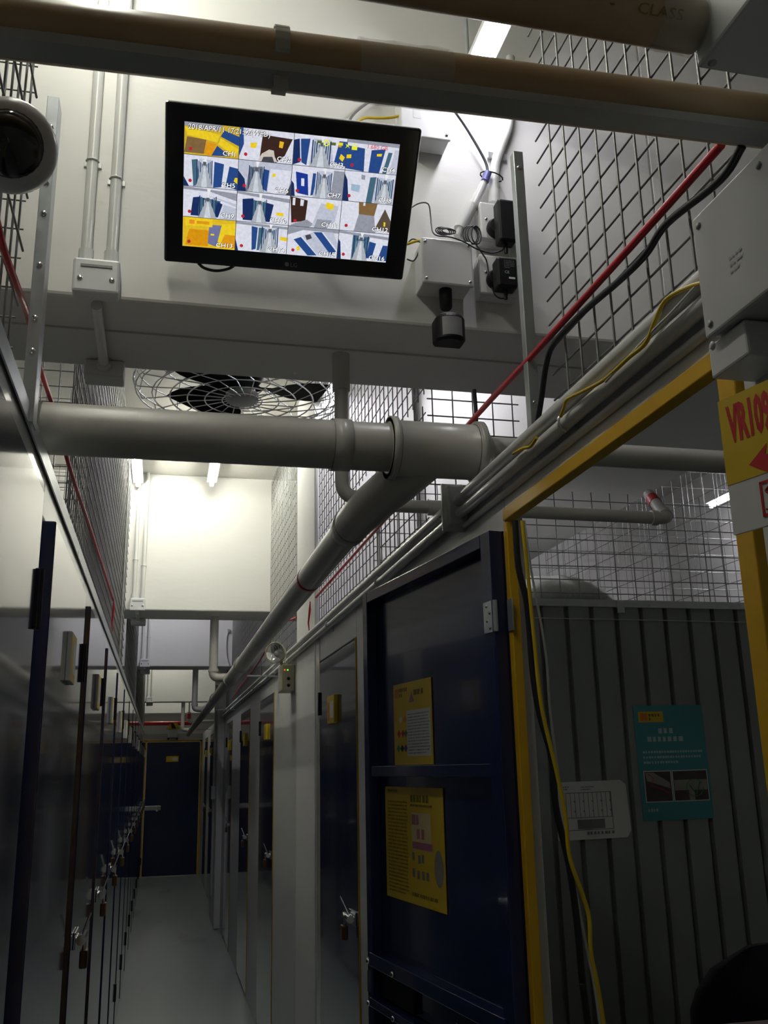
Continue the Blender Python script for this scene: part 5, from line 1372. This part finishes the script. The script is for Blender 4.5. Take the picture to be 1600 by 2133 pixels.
# sign
ps_ = at(1495, 838, X=.625); pe_ = at(1535, 1112, X=.625)
ph_ = math.radians(14)
sd = np.array([math.sin(ph_), -math.cos(ph_), 0]); sn = np.array([-math.cos(ph_), -math.sin(ph_), 0])
h_ = ps_[2] - pe_[2]; w_ = .25
sg = thing('unit_sign', tuple(ps_), 'yellow and white unit sign with red number and arrow beside the doorway', 'sign')
c = ps_ + sd * w_ / 2 - UZ * h_ / 2 - sn * .002
MB().obox(c, sd, sn, UZ, w_ / 2, .002, h_ / 2).build('board', 'wcard', sg)
ys = (at(1520, 1015, X=.63)[2])
hy = ps_[2] - ys
mb = MB(); rect(mb, ps_, sd, UZ, sn, 0, 0, w_, hy, .0004); mb.build('yellow_field', 'ycard', sg)
text('VR1090', .060, 'redink', sg, ps_ + sd * .012 - UZ * .054, sd, UZ, 'lettering', .0008, 'LEFT', .37, .0025)
mb = MB(); A = ps_ + sn * .0009
mb.add([A + sd * x - UZ * z for x, z in ((.034, .088), (.062, .070), (.057, .083), (.15, .083), (.15, .096), (.060, .096), (.066, .108))][::-1], [(0, 1, 2, 3, 4, 5, 6)]); mb.build('arrow', 'redink', sg)
mb = MB(); z0_ = hy + .012
def lrect(x0, z0, x1, z1):
    rect(mb, ps_, sd, UZ, sn, x0, z0, x1, z1, .0008)
q = h_ - hy
x0 = .044; x1 = .084; z0 = hy + .008; z1 = h_ - .010
for r_ in ((x0, z0, x1, z0 + .003), (x0, z1 - .003, x1, z1), (x0, z0, x0 + .003, z1), (x1 - .003, z0, x1, z1)):
    lrect(*r_)
mb.build('logo_mark', 'redink', sg)
mb = MB(); zc3 = (z0 + z1) / 2; xm = (x0 + x1) / 2
mb.tube(catmull([tuple(A + sd * x - UZ * z) for x, z in ((x1 - .006, z0 + .008), (xm, z0 + .006), (x0 + .008, z0 + (z1 - z0) * .3), (xm, zc3), (x1 - .008, z0 + (z1 - z0) * .7), (xm, z1 - .006), (x0 + .006, z1 - .008))], 4), .0014, 5)
mb.tube(catmull([tuple(A + sd * x - UZ * z) for x, z in ((x0 + .012, z0 + .012), (x1 - .004, z0 + .012))], 3), .0012, 5)
mb.build('logo_mark', 'redink', sg)
MB().box((.64, ps_[1] - .03, ps_[2] - .06), (XR + .0, ps_[1] - .01, ps_[2] - .02)).build('bracket', 'galv', sg)

# round security camera on the left cage
dc = at(20, 302, Y=1.0)
dn = Vector((.13, -.86, -.50)).normalized()
scm = thing('security_camera', (XL, 1.0, 2.32), 'round pale security camera with black lens dome beside the riveted steel post', 'camera')
pc = Vector(dc)
MB().lathe(pc - dn * .062, dn, [(0, .035), (.006, .046), (.03, .053), (.055, .053), (.068, .050), (.074, .043), (.076, .037)], 30).build('housing', 'camw', scm)
MB().lathe(pc + dn * .0095, dn, [(0, .0375), (.004, .0378), (.010, .031), (.016, .016), (.018, 0)], 26).build('lens_dome', 'lens', scm)
MB().tube([tuple(pc - dn * .05), (XL - .02, dc[1] + .06, dc[2] - .0)], .020, 12).build('bracket', 'camw', scm)
MB().lathe((XL - .022, dc[1] + .06, dc[2]), (1, 0, 0), [(0, .038), (.012, .038), (.018, .028), (.019, 0)], 20).build('mount_plate', 'camw', scm)

bpy.context.view_layer.update()
